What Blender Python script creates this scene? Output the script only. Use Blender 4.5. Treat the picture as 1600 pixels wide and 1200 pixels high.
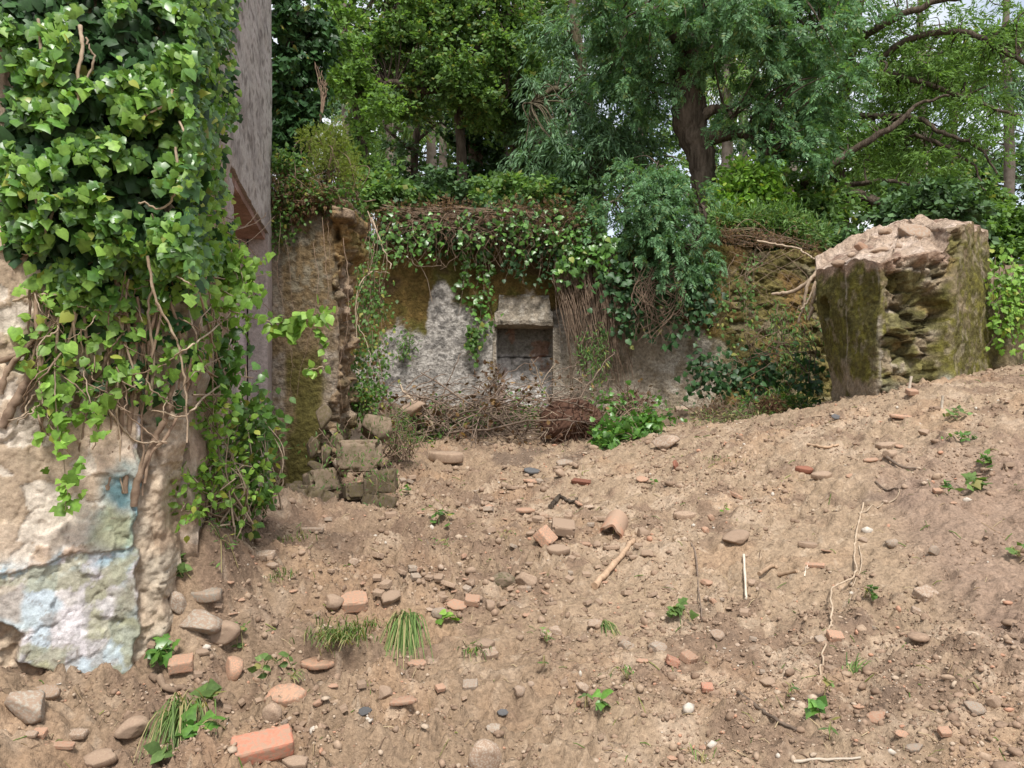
import bpy, math, random
import numpy as np
from mathutils import Vector
for _o in list(bpy.data.objects): bpy.data.objects.remove(_o)
random.seed(7); RNG = np.random.default_rng(11)
SC = bpy.context.scene; COL = SC.collection
CAMZ = 1.6
# ---------------------------------------------------------------- camera
cam_d = bpy.data.cameras.new('camera'); cam = bpy.data.objects.new('camera', cam_d); COL.objects.link(cam)
cam_d.sensor_width = 36; cam_d.lens = 27.0; cam_d.clip_start = .05; cam_d.clip_end = 1500
cam.location = (0, 0, CAMZ); cam.rotation_euler = (math.radians(90), 0, 0); SC.camera = cam
# ---------------------------------------------------------------- light
SUN_EL, SUN_AZ = math.radians(56), math.radians(172)      # azimuth clockwise from +Y (behind, to the right)
SC.view_settings.view_transform = 'Standard'; SC.view_settings.look = 'None'
SC.view_settings.exposure = 1.0; SC.view_settings.gamma = 1
w = bpy.data.worlds.new('World'); SC.world = w; w.use_nodes = True
nt = w.node_tree; nt.nodes.clear()
wo = nt.nodes.new('ShaderNodeOutputWorld'); bg = nt.nodes.new('ShaderNodeBackground'); bg.inputs['Strength'].default_value = .088
sky = nt.nodes.new('ShaderNodeTexSky'); sky.sky_type = 'NISHITA'; sky.sun_disc = False
sky.sun_elevation = SUN_EL; sky.sun_rotation = SUN_AZ
tc = nt.nodes.new('ShaderNodeTexCoord'); nz = nt.nodes.new('ShaderNodeTexNoise')
nz.inputs['Scale'].default_value = 2.6; nz.inputs['Detail'].default_value = 7; nz.inputs['Roughness'].default_value = .6
cr = nt.nodes.new('ShaderNodeMapRange'); cr.inputs[1].default_value = .36; cr.inputs[2].default_value = .56
cr.inputs[3].default_value = .25; cr.inputs[4].default_value = 1.0
mx = nt.nodes.new('ShaderNodeMix'); mx.data_type = 'RGBA'; mx.inputs['B'].default_value = (6.6, 6.8, 7.1, 1)
nt.links.new(tc.outputs['Generated'], nz.inputs['Vector']); nt.links.new(nz.outputs['Fac'], cr.inputs[0])
nt.links.new(cr.outputs[0], mx.inputs['Factor']); nt.links.new(sky.outputs[0], mx.inputs['A'])
nt.links.new(mx.outputs['Result'], bg.inputs['Color']); nt.links.new(bg.outputs[0], wo.inputs['Surface'])
sl = bpy.data.lights.new('sun', 'SUN'); sl.energy = 2.6; sl.angle = math.radians(10); sl.color = (1, .965, .91)
so = bpy.data.objects.new('sun', sl); COL.objects.link(so); so.location = (0, 0, 30)
sd = Vector((math.sin(SUN_AZ) * math.cos(SUN_EL), math.cos(SUN_AZ) * math.cos(SUN_EL), math.sin(SUN_EL)))
so.rotation_euler = sd.to_track_quat('Z', 'Y').to_euler()
SC.cycles.max_bounces = 6; SC.cycles.diffuse_bounces = 3; SC.cycles.transmission_bounces = 4; SC.cycles.glossy_bounces = 2
# ---------------------------------------------------------------- numpy noise
def _h(ix, iy, iz, seed):
    h = (ix.astype(np.int64) * 374761393 + iy.astype(np.int64) * 668265263 + iz.astype(np.int64) * 2147483647 + seed * 974634777) & 0xffffffff
    h = ((h ^ (h >> 13)) * 1274126177) & 0xffffffff
    h = ((h ^ (h >> 16)) * 2246822519) & 0xffffffff
    return ((h ^ (h >> 15)) & 0xffffff) / float(0xffffff)
def vnoise(p, f, seed=0):
    q = p * f; i = np.floor(q); t = q - i; t = t * t * t * (t * (t * 6 - 15) + 10)
    x, y, z = i[:, 0], i[:, 1], i[:, 2]; r = 0
    for a in (0, 1):
        wx = t[:, 0] if a else 1 - t[:, 0]
        for b in (0, 1):
            wy = t[:, 1] if b else 1 - t[:, 1]
            for c in (0, 1):
                wz = t[:, 2] if c else 1 - t[:, 2]
                r = r + wx * wy * wz * _h(x + a, y + b, z + c, seed)
    return r * 2 - 1
def fbm(p, f, octv=4, seed=0, gain=.5):
    r = 0; a = 1; s = 0
    for o in range(octv):
        r = r + a * vnoise(p, f * 2.03 ** o, seed + o * 17); s += a; a *= gain
    return r / s
def worley(p, f, seed=0):
    q = p * f; i = np.floor(q); d1 = np.full(len(p), 9.); d2 = np.full(len(p), 9.); idv = np.zeros(len(p))
    for a in (-1, 0, 1):
        for b in (-1, 0, 1):
            for c in (-1, 0, 1):
                x, y, z = i[:, 0] + a, i[:, 1] + b, i[:, 2] + c
                fx = x + _h(x, y, z, seed) - q[:, 0]; fy = y + _h(x, y, z, seed + 5) - q[:, 1]; fz = z + _h(x, y, z, seed + 9) - q[:, 2]
                d = np.sqrt(fx * fx + fy * fy + fz * fz); n = d < d1
                d2 = np.where(n, d1, np.minimum(d2, d)); idv = np.where(n, _h(x, y, z, seed + 21), idv); d1 = np.where(n, d, d1)
    return d1, d2, idv
def facets(p, f, seed=0, squash=1.7):
    """angular stones: each cell has its own level and slope; returns height, joint mask (1 in joints), cell id"""
    q = p * f * np.array([1, 1, squash]); i = np.floor(q); d1 = np.full(len(p), 9.); d2 = np.full(len(p), 9.); idv = np.zeros(len(p)); vec = np.zeros((len(p), 3)); id2 = np.zeros(len(p))
    for a in (-1, 0, 1):
        for b in (-1, 0, 1):
            for c in (-1, 0, 1):
                x, y, z = i[:, 0] + a, i[:, 1] + b, i[:, 2] + c; v = np.stack([x + _h(x, y, z, seed) - q[:, 0], y + _h(x, y, z, seed + 5) - q[:, 1], z + _h(x, y, z, seed + 9) - q[:, 2]], 1)
                d = np.sqrt((v * v).sum(1)); n = d < d1; d2 = np.where(n, d1, np.minimum(d2, d)); idv = np.where(n, _h(x, y, z, seed + 21), idv); id2 = np.where(n, _h(x, y, z, seed + 31), id2); vec = np.where(n[:, None], v, vec); d1 = np.where(n, d, d1)
    t = idv * 6.283 * 3; h = (idv - .5) + .9 * (id2 - .4) * (np.cos(t) * (vec[:, 0] + vec[:, 1]) + np.sin(t) * vec[:, 2] * .6)
    return h, 1 - np.clip((d2 - d1) / .16, 0, 1), id2
def clods(p, f, seed=0):
    q = p[:, :2] * f; i = np.floor(q); d1 = np.full(len(p), 9.); idv = np.zeros(len(p)); z0 = i[:, 0] * 0
    for a in (-1, 0, 1):
        for b in (-1, 0, 1):
            x, y = i[:, 0] + a, i[:, 1] + b; d = np.hypot(x + _h(x, y, z0, seed) - q[:, 0], y + _h(x, y, z0, seed + 5) - q[:, 1]); n = d < d1
            idv = np.where(n, _h(x, y, z0, seed + 21), idv); d1 = np.where(n, d, d1)
    return np.sqrt(np.clip(.3 - d1 * d1, 0, 1)) * idv * idv, idv
def sst(x, a, b): t = np.clip((x - a) / (b - a), 0, 1); return t * t * (3 - 2 * t)
def mixc(c, col, m): return c * (1 - m[:, None]) + np.array(col)[None, :] * m[:, None]
def P(px, py, d): return np.array(((px - 800) / 1200 * d, d, CAMZ + (600 - py) / 1200 * d))
def nrm(v): return v / np.maximum(np.linalg.norm(v, axis=-1, keepdims=True), 1e-9)
# ---------------------------------------------------------------- mesh helpers
def link(name, data, parent=None):
    o = bpy.data.objects.new(name, data); COL.objects.link(o)
    if parent is not None: o.parent = parent
    return o
def tag(o, label=None, cat=None, group=None, kind=None):
    if label: o['label'] = label
    if cat: o['category'] = cat
    if group: o['group'] = group
    if kind: o['kind'] = kind
    elif cat: o['kind'] = 'thing'
    return o
def empty(name, loc, label, cat, group=None):
    o = link(name, None); o.location = [float(v) for v in loc]; o.empty_display_size = .1
    return tag(o, label, cat, group)
class MB:
    def __init__(s): s.v = []; s.f = []; s.c = []; s.n = 0
    def add(s, V, F, c=None):
        V = np.asarray(V, float); s.v.append(V); s.f.append(np.asarray(F, np.int64) + s.n); s.n += len(V)
        s.c.append(np.ones((len(V), 3)) * .5 if c is None else np.broadcast_to(np.asarray(c, float), (len(V), 3)))
    def mesh(s, name, mat, off=(0, 0, 0), smooth=False, col=False):
        V = np.concatenate(s.v) - np.asarray(off, float)
        me = bpy.data.meshes.new(name); me.vertices.add(len(V)); me.vertices.foreach_set('co', V.astype(np.float32).ravel())
        li = np.concatenate([f.ravel() for f in s.f]); tot = np.concatenate([np.full(len(f), f.shape[1]) for f in s.f])
        st = np.concatenate([[0], np.cumsum(tot)[:-1]])
        me.loops.add(len(li)); me.loops.foreach_set('vertex_index', li.astype(np.int32))
        me.polygons.add(len(tot)); me.polygons.foreach_set('loop_start', st.astype(np.int32))
        me.polygons.foreach_set('loop_total', tot.astype(np.int32))
        if smooth: me.polygons.foreach_set('use_smooth', np.ones(len(tot), bool))
        if col:
            a = me.color_attributes.new('Col', 'FLOAT_COLOR', 'POINT'); c = np.concatenate(s.c)
            a.data.foreach_set('color', np.concatenate([np.clip(c, 0.005, .95), np.ones((len(c), 1))], 1).astype(np.float32).ravel())
        me.materials.append(mat); me.update(); me.validate(); return me
    def build(s, name, mat, parent=None, smooth=False, col=False):
        off = np.array(parent.matrix_basis.translation) if parent is not None else None
        if parent is not None and parent.parent is not None: off = off + np.array(parent.parent.matrix_basis.translation)
        if parent is None:                                   # own origin at the base centre
            V = np.concatenate(s.v); off = np.array([V[:, 0].mean(), V[:, 1].mean(), V[:, 2].min()])
        o = link(name, s.mesh(name, mat, off, smooth, col), parent)
        if parent is None: o.location = off
        return o
def gridF(nu, nv):
    a = np.arange(nu * nv).reshape(nu, nv)
    return np.stack([a[:-1, :-1], a[1:, :-1], a[1:, 1:], a[:-1, 1:]], -1).reshape(-1, 4)
def tubeVF(pts, rad, n=6, cap=True):
    pts = np.asarray(pts, float); rad = np.broadcast_to(np.asarray(rad, float), (len(pts),))
    t = nrm(np.gradient(pts, axis=0)); ref = np.where(np.abs(t[:, 2:3]) > .9, [[1, 0, 0]], [[0, 0, 1]])
    u = nrm(np.cross(t, ref))
    for k in range(1, len(u)):
        if np.dot(u[k], u[k - 1]) < 0: u[k] = -u[k]
    v = np.cross(t, u); a = np.arange(n) / n * 2 * math.pi
    V = pts[:, None] + rad[:, None, None] * (np.cos(a)[None, :, None] * u[:, None] + np.sin(a)[None, :, None] * v[:, None])
    m = len(pts); i = np.arange(m - 1)[:, None] * n; k = np.arange(n)[None]; k2 = (k + 1) % n
    F = np.stack([i + k, i + k2, i + n + k2, i + n + k], -1).reshape(-1, 4)
    V = V.reshape(-1, 3)
    return V, F
def spline(pts, per=8):
    p = np.asarray(pts, float)
    if len(p) < 3: t = np.linspace(0, 1, per + 1)[:, None]; return p[0] * (1 - t) + p[1] * t
    q = np.concatenate([[2 * p[0] - p[1]], p, [2 * p[-1] - p[-2]]]); out = []
    for k in range(1, len(q) - 2):
        t = np.arange(per)[:, None] / per; a, b, c, d = q[k - 1], q[k], q[k + 1], q[k + 2]
        out.append(.5 * ((2 * b) + (c - a) * t + (2 * a - 5 * b + 4 * c - d) * t ** 2 + (3 * b - a - 3 * c + d) * t ** 3))
    return np.concatenate(out + [p[-1:]])
def wob(pts, amp, f, seed):
    s = np.arange(len(pts))[:, None] * np.array([[.37, 0, 0]]) + seed * 3.1
    o = np.stack([fbm(s + k * 11.7, f, 2, seed + k) for k in range(3)], 1)
    return pts + o * amp * np.linspace(.2, 1, len(pts))[:, None]
# ---------------------------------------------------------------- materials
def mat(name, build):
    m = bpy.data.materials.new(name); m.use_nodes = True; t = m.node_tree; t.nodes.clear()
    out = t.nodes.new('ShaderNodeOutputMaterial'); build(t, out); return m
def N(t, k, **kw):
    n = t.nodes.new(k)
    for a, b in kw.items():
        if a in n.inputs: n.inputs[a].default_value = b
        else: setattr(n, a, b)
    return n
def noise_n(t, scale, detail=6, rough=.6, coord='Object'):
    c = N(t, 'ShaderNodeTexCoord'); n = N(t, 'ShaderNodeTexNoise', Scale=scale, Detail=detail, Roughness=rough)
    t.links.new(c.outputs[coord], n.inputs['Vector']); return n.outputs['Fac']
def remap(t, fac, a, b, c, d):
    r = N(t, 'ShaderNodeMapRange'); t.links.new(fac, r.inputs[0])
    for k, v in zip((1, 2, 3, 4), (a, b, c, d)): r.inputs[k].default_value = v
    return r.outputs[0]
def mixn(t, fac, A, B, mode='MIX'):
    m = N(t, 'ShaderNodeMix', data_type='RGBA', blend_type=mode)
    for s, v in (('Factor', fac), ('A', A), ('B', B)):
        if hasattr(v, 'links') or isinstance(v, bpy.types.NodeSocket): t.links.new(v, m.inputs[s] if s == 'Factor' else [i for i in m.inputs if i.name == s and i.type == 'RGBA'][0])
        elif s == 'Factor': m.inputs['Factor'].default_value = v
        else: [i for i in m.inputs if i.name == s and i.type == 'RGBA'][0].default_value = (*v, 1)
    return [o for o in m.outputs if o.type == 'RGBA'][0]
def finish(t, out, col, rough=.9, bump=None, dist=.01, strength=.5, spec=.25):
    b = N(t, 'ShaderNodeBsdfPrincipled', Roughness=rough); b.inputs['Specular IOR Level'].default_value = spec
    if isinstance(col, tuple): b.inputs['Base Color'].default_value = (*col, 1)
    else: t.links.new(col, b.inputs['Base Color'])
    if bump is not None:
        bp = N(t, 'ShaderNodeBump', Strength=strength, Distance=dist); t.links.new(bump, bp.inputs['Height']); t.links.new(bp.outputs[0], b.inputs['Normal'])
    t.links.new(b.outputs[0], out.inputs['Surface'])
def m_attr(name, fs=60, lo=.72, hi=1.25, dist=.006, strength=.6, rough=.95):
    def f(t, out):
        a = N(t, 'ShaderNodeAttribute', attribute_name='Col'); n = noise_n(t, fs, 8, .65)
        n2 = noise_n(t, fs * 4.3, 3, .6)
        k = mixn(t, 1.0, a.outputs['Color'], N1(t, remap(t, n, .3, .7, lo, hi)), 'MULTIPLY')
        k = mixn(t, 1.0, k, N1(t, remap(t, n2, .3, .7, .85, 1.15)), 'MULTIPLY')
        finish(t, out, k, rough, n, dist, strength, .15)
    return mat(name, f)
def N1(t, s):
    c = N(t, 'ShaderNodeCombineColor'); [t.links.new(s, c.inputs[i]) for i in range(3)]; return c.outputs[0]
def m_two(name, A, B, scale, rough=.9, dist=.004, C=None, strength=.5, a=.35, b=.65, spec=.2):
    def f(t, out):
        n = noise_n(t, scale); k = mixn(t, remap(t, n, a, b, 0, 1), A, B)
        oi = N(t, 'ShaderNodeObjectInfo'); k = mixn(t, 1.0, k, N1(t, remap(t, oi.outputs['Random'], 0, 1, .75, 1.2)), 'MULTIPLY')
        if C:
            n2 = noise_n(t, scale * .4, 5); k = mixn(t, remap(t, n2, .42, .54, 0, .9), k, C)
        finish(t, out, k, rough, noise_n(t, scale * 3, 8), dist, strength, spec)
    return mat(name, f)
def m_bark(name, A, B):
    def f(t, out):
        c = N(t, 'ShaderNodeTexCoord'); mp = N(t, 'ShaderNodeMapping'); mp.inputs['Scale'].default_value = (1, 1, .16); t.links.new(c.outputs['Object'], mp.inputs['Vector'])
        n = N(t, 'ShaderNodeTexNoise', Scale=16, Detail=8, Roughness=.7); t.links.new(mp.outputs[0], n.inputs['Vector']); n = n.outputs['Fac']
        finish(t, out, mixn(t, remap(t, n, .38, .66, 0, 1), A, B), .95, n, .05, 1.0, .1)
    return mat(name, f)
def m_isl(name, cols, rough=.9):
    """a ramp of colours, one picked at random for each separate piece of the mesh"""
    def f(t, out):
        g = N(t, 'ShaderNodeNewGeometry'); r = N(t, 'ShaderNodeValToRGB'); e = r.color_ramp; e.interpolation = 'CONSTANT'
        while len(e.elements) < len(cols): e.elements.new(.5)
        for k, (p, c) in enumerate(cols): e.elements[k].position = p; e.elements[k].color = (*c, 1)
        t.links.new(g.outputs['Random Per Island'], r.inputs[0])
        k = mixn(t, 1.0, r.outputs[0], N1(t, remap(t, noise_n(t, 90), .3, .7, .75, 1.2)), 'MULTIPLY')
        finish(t, out, k, rough, spec=.15)
    return mat(name, f)
def m_leaf(name, A, B, C=None, rough=.45, trans=.35, spec=.4, cw=.08):
    """leaf: hue picked per leaf between A and B, a share cw of C (yellowed), light passing through"""
    def f(t, out):
        g = N(t, 'ShaderNodeNewGeometry'); r = g.outputs['Random Per Island']
        k = mixn(t, r, A, B)
        m = N(t, 'ShaderNodeMath', operation='FRACT'); m0 = N(t, 'ShaderNodeMath', operation='MULTIPLY'); m0.inputs[1].default_value = 37.7
        t.links.new(r, m0.inputs[0]); t.links.new(m0.outputs[0], m.inputs[0])
        k = mixn(t, 1.0, k, N1(t, remap(t, m.outputs[0], 0, 1, .6, 1.3)), 'MULTIPLY')
        k = mixn(t, 1.0, k, N1(t, remap(t, noise_n(t, 55, 3), .3, .7, .72, 1.22)), 'MULTIPLY')
        if C: k = mixn(t, remap(t, m.outputs[0], 1 - cw, 1 - cw + .01, 0, 1), k, C)
        b = N(t, 'ShaderNodeBsdfPrincipled', Roughness=rough); b.inputs['Specular IOR Level'].default_value = spec
        t.links.new(k, b.inputs['Base Color'])
        tr = N(t, 'ShaderNodeBsdfTranslucent'); k2 = mixn(t, 1.0, k, (1.3, 1.35, .6), 'MULTIPLY'); t.links.new(k2, tr.inputs['Color'])
        ms = N(t, 'ShaderNodeMixShader'); ms.inputs[0].default_value = trans
        t.links.new(b.outputs[0], ms.inputs[1]); t.links.new(tr.outputs[0], ms.inputs[2]); t.links.new(ms.outputs[0], out.inputs['Surface'])
    return mat(name, f)
M = dict(
    dirt=m_attr('dirt', 55, .62, 1.3, .014, 1.0), wall=m_attr('old_plaster', 42, .7, 1.25, .009, .7), mossy=m_attr('mossy_plaster', 24, .5, 1.4, .04, 1.0),
    gravel=m_isl('loose_gravel', [(0, (.25, .172, .12)), (.3, (.29, .2, .14)), (.52, (.22, .15, .104)), (.7, (.34, .245, .172)), (.88, (.42, .325, .24)), (.95, (.42, .235, .155)), (.988, (.5, .44, .37))]),
    litter=m_isl('plant_litter', [(0, (.28, .2, .12)), (.4, (.4, .31, .19)), (.62, (.14, .09, .06)), (.78, (.09, .15, .03)), (.92, (.2, .22, .06))]),
    tan=m_two('tan_stone', (.38, .28, .2), (.3, .21, .145), 18, C=(.3, .21, .15)), pale=m_two('pale_stone', (.46, .385, .31), (.38, .29, .22), 20, C=(.3, .2, .135)),
    grey=m_two('grey_stone', (.27, .235, .19), (.38, .33, .27), 16, C=(.3, .21, .15)), damp=m_two('damp_stone', (.12, .094, .068), (.2, .15, .105), 10, C=(.12, .095, .05), dist=.012), slate=m_two('dark_slate', (.09, .09, .095), (.14, .135, .13), 20),
    terra=m_two('terracotta', (.47, .26, .17), (.41, .23, .15), 16, C=(.34, .235, .165), a=.4, b=.6), brick=m_two('red_brick', (.44, .18, .115), (.36, .15, .1), 14, C=(.36, .23, .16), a=.4, b=.7),
    moss_stone=m_two('mossy_stone', (.19, .15, .105), (.075, .072, .026), 7, dist=.012, C=(.23, .17, .12)), rust_tile=m_two('dark_red_tile', (.2, .08, .05), (.26, .12, .08), 14),
    wood=m_two('weathered_wood', (.42, .29, .19), (.3, .2, .13), 30), stick=m_two('bleached_stick', (.6, .52, .42), (.5, .42, .33), 40), twig=m_two('dry_twig', (.13, .095, .072), (.21, .155, .115), 40),
    bark=m_bark('dark_bark', (.05, .038, .028), (.16, .125, .095)), barkl=m_two('pale_bark', (.21, .175, .145), (.13, .105, .085), 6),
    barkm=m_bark('mossy_bark', (.08, .07, .04), (.17, .135, .095)), vine=m_two('vine_stem', (.3, .215, .15), (.17, .115, .08), 25), vined=m_two('dead_vine', (.15, .1, .07), (.27, .195, .135), 25),
    vinepale=m_two('pale_vine', (.42, .33, .24), (.3, .22, .15), 25), root=m_two('root_mat', (.075, .035, .022), (.13, .07, .045), 30),
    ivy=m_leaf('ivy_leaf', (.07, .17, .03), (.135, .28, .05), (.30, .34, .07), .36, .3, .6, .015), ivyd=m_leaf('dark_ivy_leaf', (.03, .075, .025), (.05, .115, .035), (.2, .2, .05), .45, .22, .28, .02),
    ivyb=m_leaf('fresh_ivy_leaf', (.16, .31, .05), (.27, .44, .085), (.36, .4, .08), .45, .4, .3, .05), limp=m_leaf('limp_leaf', (.11, .19, .05), (.17, .26, .08), (.3, .28, .1), .55, .35, .3, .1), weed=m_leaf('weed_leaf', (.08, .165, .035), (.125, .23, .055), (.3, .3, .07), .5, .38, .3),
    ash=m_leaf('ash_leaf', (.09, .195, .08), (.16, .30, .13), (.16, .22, .06), .5, .35, .35), oak=m_leaf('oak_leaf', (.115, .215, .06), (.18, .30, .09), (.23, .25, .07), .55, .4, .3),
    blue=m_leaf('blue_green_leaf', (.095, .185, .088), (.16, .275, .14), None, .5, .35, .35), lime=m_leaf('lime_leaf', (.125, .225, .055), (.19, .32, .085), None, .55, .45, .25),
    dark=m_leaf('shade_leaf', (.06, .12, .045), (.10, .185, .065), None, .5, .25, .35), euc=m_leaf('eucalyptus_leaf', (.13, .14, .11), (.2, .19, .15), (.22, .16, .12), .55, .35, .3, .2),
    broom=m_leaf('broom_leaf', (.15, .21, .04), (.24, .29, .06), None, .6, .4, .2), brown=m_leaf('dead_leaf', (.09, .05, .03), (.17, .1, .055), (.3, .19, .09), .7, .25, .15, .15), grass=m_leaf('grass_blade', (.11, .19, .05), (.21, .31, .1), (.4, .34, .17), .5, .35, .25, .22),
)
# ---------------------------------------------------------------- ground: one sheet
_cp = [(-2, .5, .1), (-1, .5, .05), (0, .5, .05), (1, .5, .08), (2.2, .5, .15), (-3.5, 1, .3), (3.5, 1, .3), (0, -4, 0), (-4, -4, 0), (4, -4, 0), (6, 2, .5), (8, 6, 1.8), (-6, 3, .5), (-6, 8, .6)]
for px, py, d in [(0, 1200, 2.55), (400, 1200, 2.6), (800, 1200, 2.6), (1200, 1200, 2.5), (1600, 1200, 2.4), (0, 1065, 3.0), (120, 1112, 3.02), (215, 1092, 3.15), (290, 960, 3.6), (340, 870, 4.5), (420, 800, 6.0), (430, 775, 7.1),
                  (560, 790, 7.1), (640, 755, 7.7), (700, 711, 8.6), (850, 714, 8.6), (960, 702, 8.3), (1040, 690, 8.0), (1200, 668, 7.4), (1350, 640, 7.0), (1500, 611, 6.8), (1600, 598, 6.6),
                  (450, 1050, 3.4), (600, 1050, 3.45), (500, 930, 4.4), (600, 900, 4.8), (800, 950, 4.3), (800, 800, 6.6), (1000, 900, 4.6), (1000, 800, 5.8), (1000, 740, 6.9), (1200, 900, 4.4), (1200, 780, 5.6),
                  (1200, 1050, 3.3), (1400, 900, 4.15), (1400, 780, 5.1), (1400, 690, 6.1), (1600, 900, 3.95), (1600, 750, 5.0), (1600, 1050, 2.95), (1600, 660, 5.9), (640, 670, 9.6), (800, 670, 9.7), (1000, 668, 9.5), (1200, 655, 9.0),
                  (620, 640, 11), (850, 645, 11), (1050, 642, 11), (1250, 640, 10.5)]:
    q = P(px, py, d); _cp.append((q[0], q[1], q[2]))
_cp = np.array(_cp)
def _tps(r2): return np.where(r2 > 1e-12, r2 * np.log(np.maximum(r2, 1e-12)) * .5, 0)
_n = len(_cp); _K = _tps(((_cp[:, None, :2] - _cp[None, :, :2]) ** 2).sum(-1)) + np.eye(_n) * .02
_A = np.zeros((_n + 3, _n + 3)); _A[:_n, :_n] = _K; _A[:_n, _n] = 1; _A[:_n, _n + 1:] = _cp[:, :2]; _A[_n:, :_n] = _A[:_n, _n:].T
_W = np.linalg.solve(_A, np.concatenate([_cp[:, 2], [0, 0, 0]]))
def WALLY(X): return 11.0 + 0 * X
_bumps = []      # x, y, radius x, radius y, height
for px, py, d, rx, ry, hh in [(470, 826, 5.5, .6, .2, -.2), (570, 818, 5.6, .35, .18, -.15), (520, 872, 4.8, .7, .2, .13), (620, 880, 4.9, .4, .18, .06), (520, 990, 3.75, .5, .12, .1), (480, 1030, 3.5, .5, .09, -.12), (700, 1150, 2.85, .2, .1, .05), (760, 1100, 3.05, .12, .06, -.05),
                              (560, 1180, 2.7, .3, .1, .04), (640, 1050, 3.4, .1, .12, -.04), (900, 760, 7.3, .6, .3, .08), (780, 760, 7.5, .4, .3, .06), (690, 850, 5.6, .3, .1, -.06), (1600, 640, 5.8, .4, .3, .06), (1180, 800, 5.3, .25, .15, .05), (1490, 830, 4.6, .16, .7, .06), (1560, 950, 3.7, .16, .5, .07),
                              (320, 950, 3.75, .2, .15, .1), (300, 900, 3.9, .25, .2, .1), (380, 880, 4.4, .3, .15, .05), (50, 1120, 2.8, .25, .1, .06), (318, 880, 3.62, .2, .2, .3), (345, 840, 4.1, .25, .3, .12)]:
    q = P(px, py, d); _bumps.append((q[0], q[1], rx, ry, hh))
def ground_base(X, Y):
    Xc = np.clip(X, -7, 9); Yc = np.clip(Y, -4, 11.2)
    r2 = (Xc[:, None] - _cp[None, :, 0]) ** 2 + (Yc[:, None] - _cp[None, :, 1]) ** 2
    z = _tps(r2) @ _W[:_n] + _W[_n] + _W[_n + 1] * Xc + _W[_n + 2] * Yc
    for bx, by, rx, ry, hh in _bumps: z = z + hh * np.exp(-((X - bx) / rx) ** 2 - ((Y - by) / ry) ** 2)
    pp = np.stack([X, Y, 0 * X], 1); wl = .16 * fbm(pp, 2.2, 4, 210)
    yl = 3.92 + .10 * (X + 1.) ; z = z + .16 * (sst(Y - yl + wl, -.12, .12) - .5) * sst(X, -1.75, -1.35) * sst(X, -.25, -.7) * sst(np.abs(Y - yl), 1.0, .25)
    yl = 5.25 + .12 * X; z = z - .2 * (sst(Y - yl + wl, -.08, .09) - .5) * sst(X, -1.75, -1.5) * sst(X, -.3, -.75) * sst(np.abs(Y - yl), .9, .3)
    yl = 3.0 + .15 * (X + .6); z = z + .06 * (sst(Y - yl + wl, -.12, .12) - .5) * sst(X, -1.0, -.7) * sst(X, .35, -.05) * sst(np.abs(Y - yl), .5, .15)
    back = 3.35 + .1 * np.clip(Y - 11.5, 0, 12) + .03 * np.clip(Y - 23, 0, 200)
    s = sst(Y, 11.58, 11.78)
    return z * (1 - s) + back * s
def ground_h(X, Y, fine=True):
    X = np.asarray(X, float); Y = np.asarray(Y, float); z = ground_base(X, Y)
    p = np.stack([X, Y, X * 0], 1); near = sst(Y, 16, 12)
    rough = .75 + .6 * sst(-X + .5 * vnoise(p, .8, 3), -.6, .9)          # the left side is cloddier
    z = z + near * rough * (.05 * fbm(p, 1.6, 2, 5) + .035 * fbm(p, 4.1, 3, 8))
    if fine:
        cl = np.clip(fbm(p, 9, 2, 31) * 2, 0, 1)
        z = z + near * rough * (.026 * (1 - 2 * np.abs(fbm(p, 8, 4, 12))) + .022 * fbm(p, 24, 4, 14, .6) + .03 * cl + .03 * np.clip(vnoise(p, 5, 77) - .2, 0, 1) * vnoise(p, 17, 78))
        z = z - near * .04 * np.clip(vnoise(p, 16, 19) - .35, 0, 1)
        pw = p + np.stack([fbm(p, 14, 2, 201), fbm(p, 14, 2, 202), 0 * X], 1) * .02; k1, _ = clods(pw, 11, 71); k2, _ = clods(pw, 23, 72); k3, _ = clods(pw, 42, 73); cm = np.clip(.75 + 1.3 * fbm(p, 1.4, 3, 74), .15, 1.6)
        z = z + near * rough * cm * (.085 * k1 * np.clip(fbm(p, 2.2, 2, 75) * 2 + .3, 0, 1) + .055 * k2 + .03 * k3)
        ang = X * .85 - Y * .5; z = z + near * .008 * vnoise(np.stack([ang * 1., Y * .12, 0 * X], 1), 9, 41) * sst(X, .8, 2.)
    return z
def axis(a, segs):
    out = [a]
    for e, st in segs:
        n = max(1, int(round((e - out[-1]) / st))); out += list(out[-1] + (e - out[-1]) * np.arange(1, n + 1) / n)
    return np.array(out)
gx = axis(-300, [(-100, 40), (-20, 8), (-6, 1), (-3.2, .12), (4.6, .0145), (8.5, .1), (20, 1), (100, 8), (300, 40)])
gy = axis(-120, [(-20, 10), (-2, 1), (1.2, .1), (2.2, .03), (4.2, .011), (6.5, .017), (9, .028), (12, .06), (16, .3), (30, 2), (100, 7), (400, 50)])
GX, GY = np.meshgrid(gx, gy, indexing='ij'); X, Y = GX.ravel(), GY.ravel()
Z = np.concatenate([ground_h(a, b) for a, b in zip(np.array_split(X, 12), np.array_split(Y, 12))])
p = np.stack([X, Y, Z * 0], 1)
c = np.tile(np.array([.318, .23, .154]), (len(X), 1))
c = mixc(c, (.265, .185, .122), sst(X + .4 * vnoise(p, .9, 50), .9, -.5) * .8)
big = fbm(p, .9, 3, 51); mid = fbm(p, 5, 4, 52); fin = fbm(p, 22, 3, 53)
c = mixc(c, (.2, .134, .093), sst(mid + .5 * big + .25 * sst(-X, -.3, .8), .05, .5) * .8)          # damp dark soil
c = mixc(c, (.42, .318, .23), sst(-mid + .6 * big, .1, .6) * .7)        # dry pale crust
c = mixc(c, (.36, .23, .14), sst(fbm(p, 2.3, 3, 57), .2, .5) * .4)      # red clay
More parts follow.
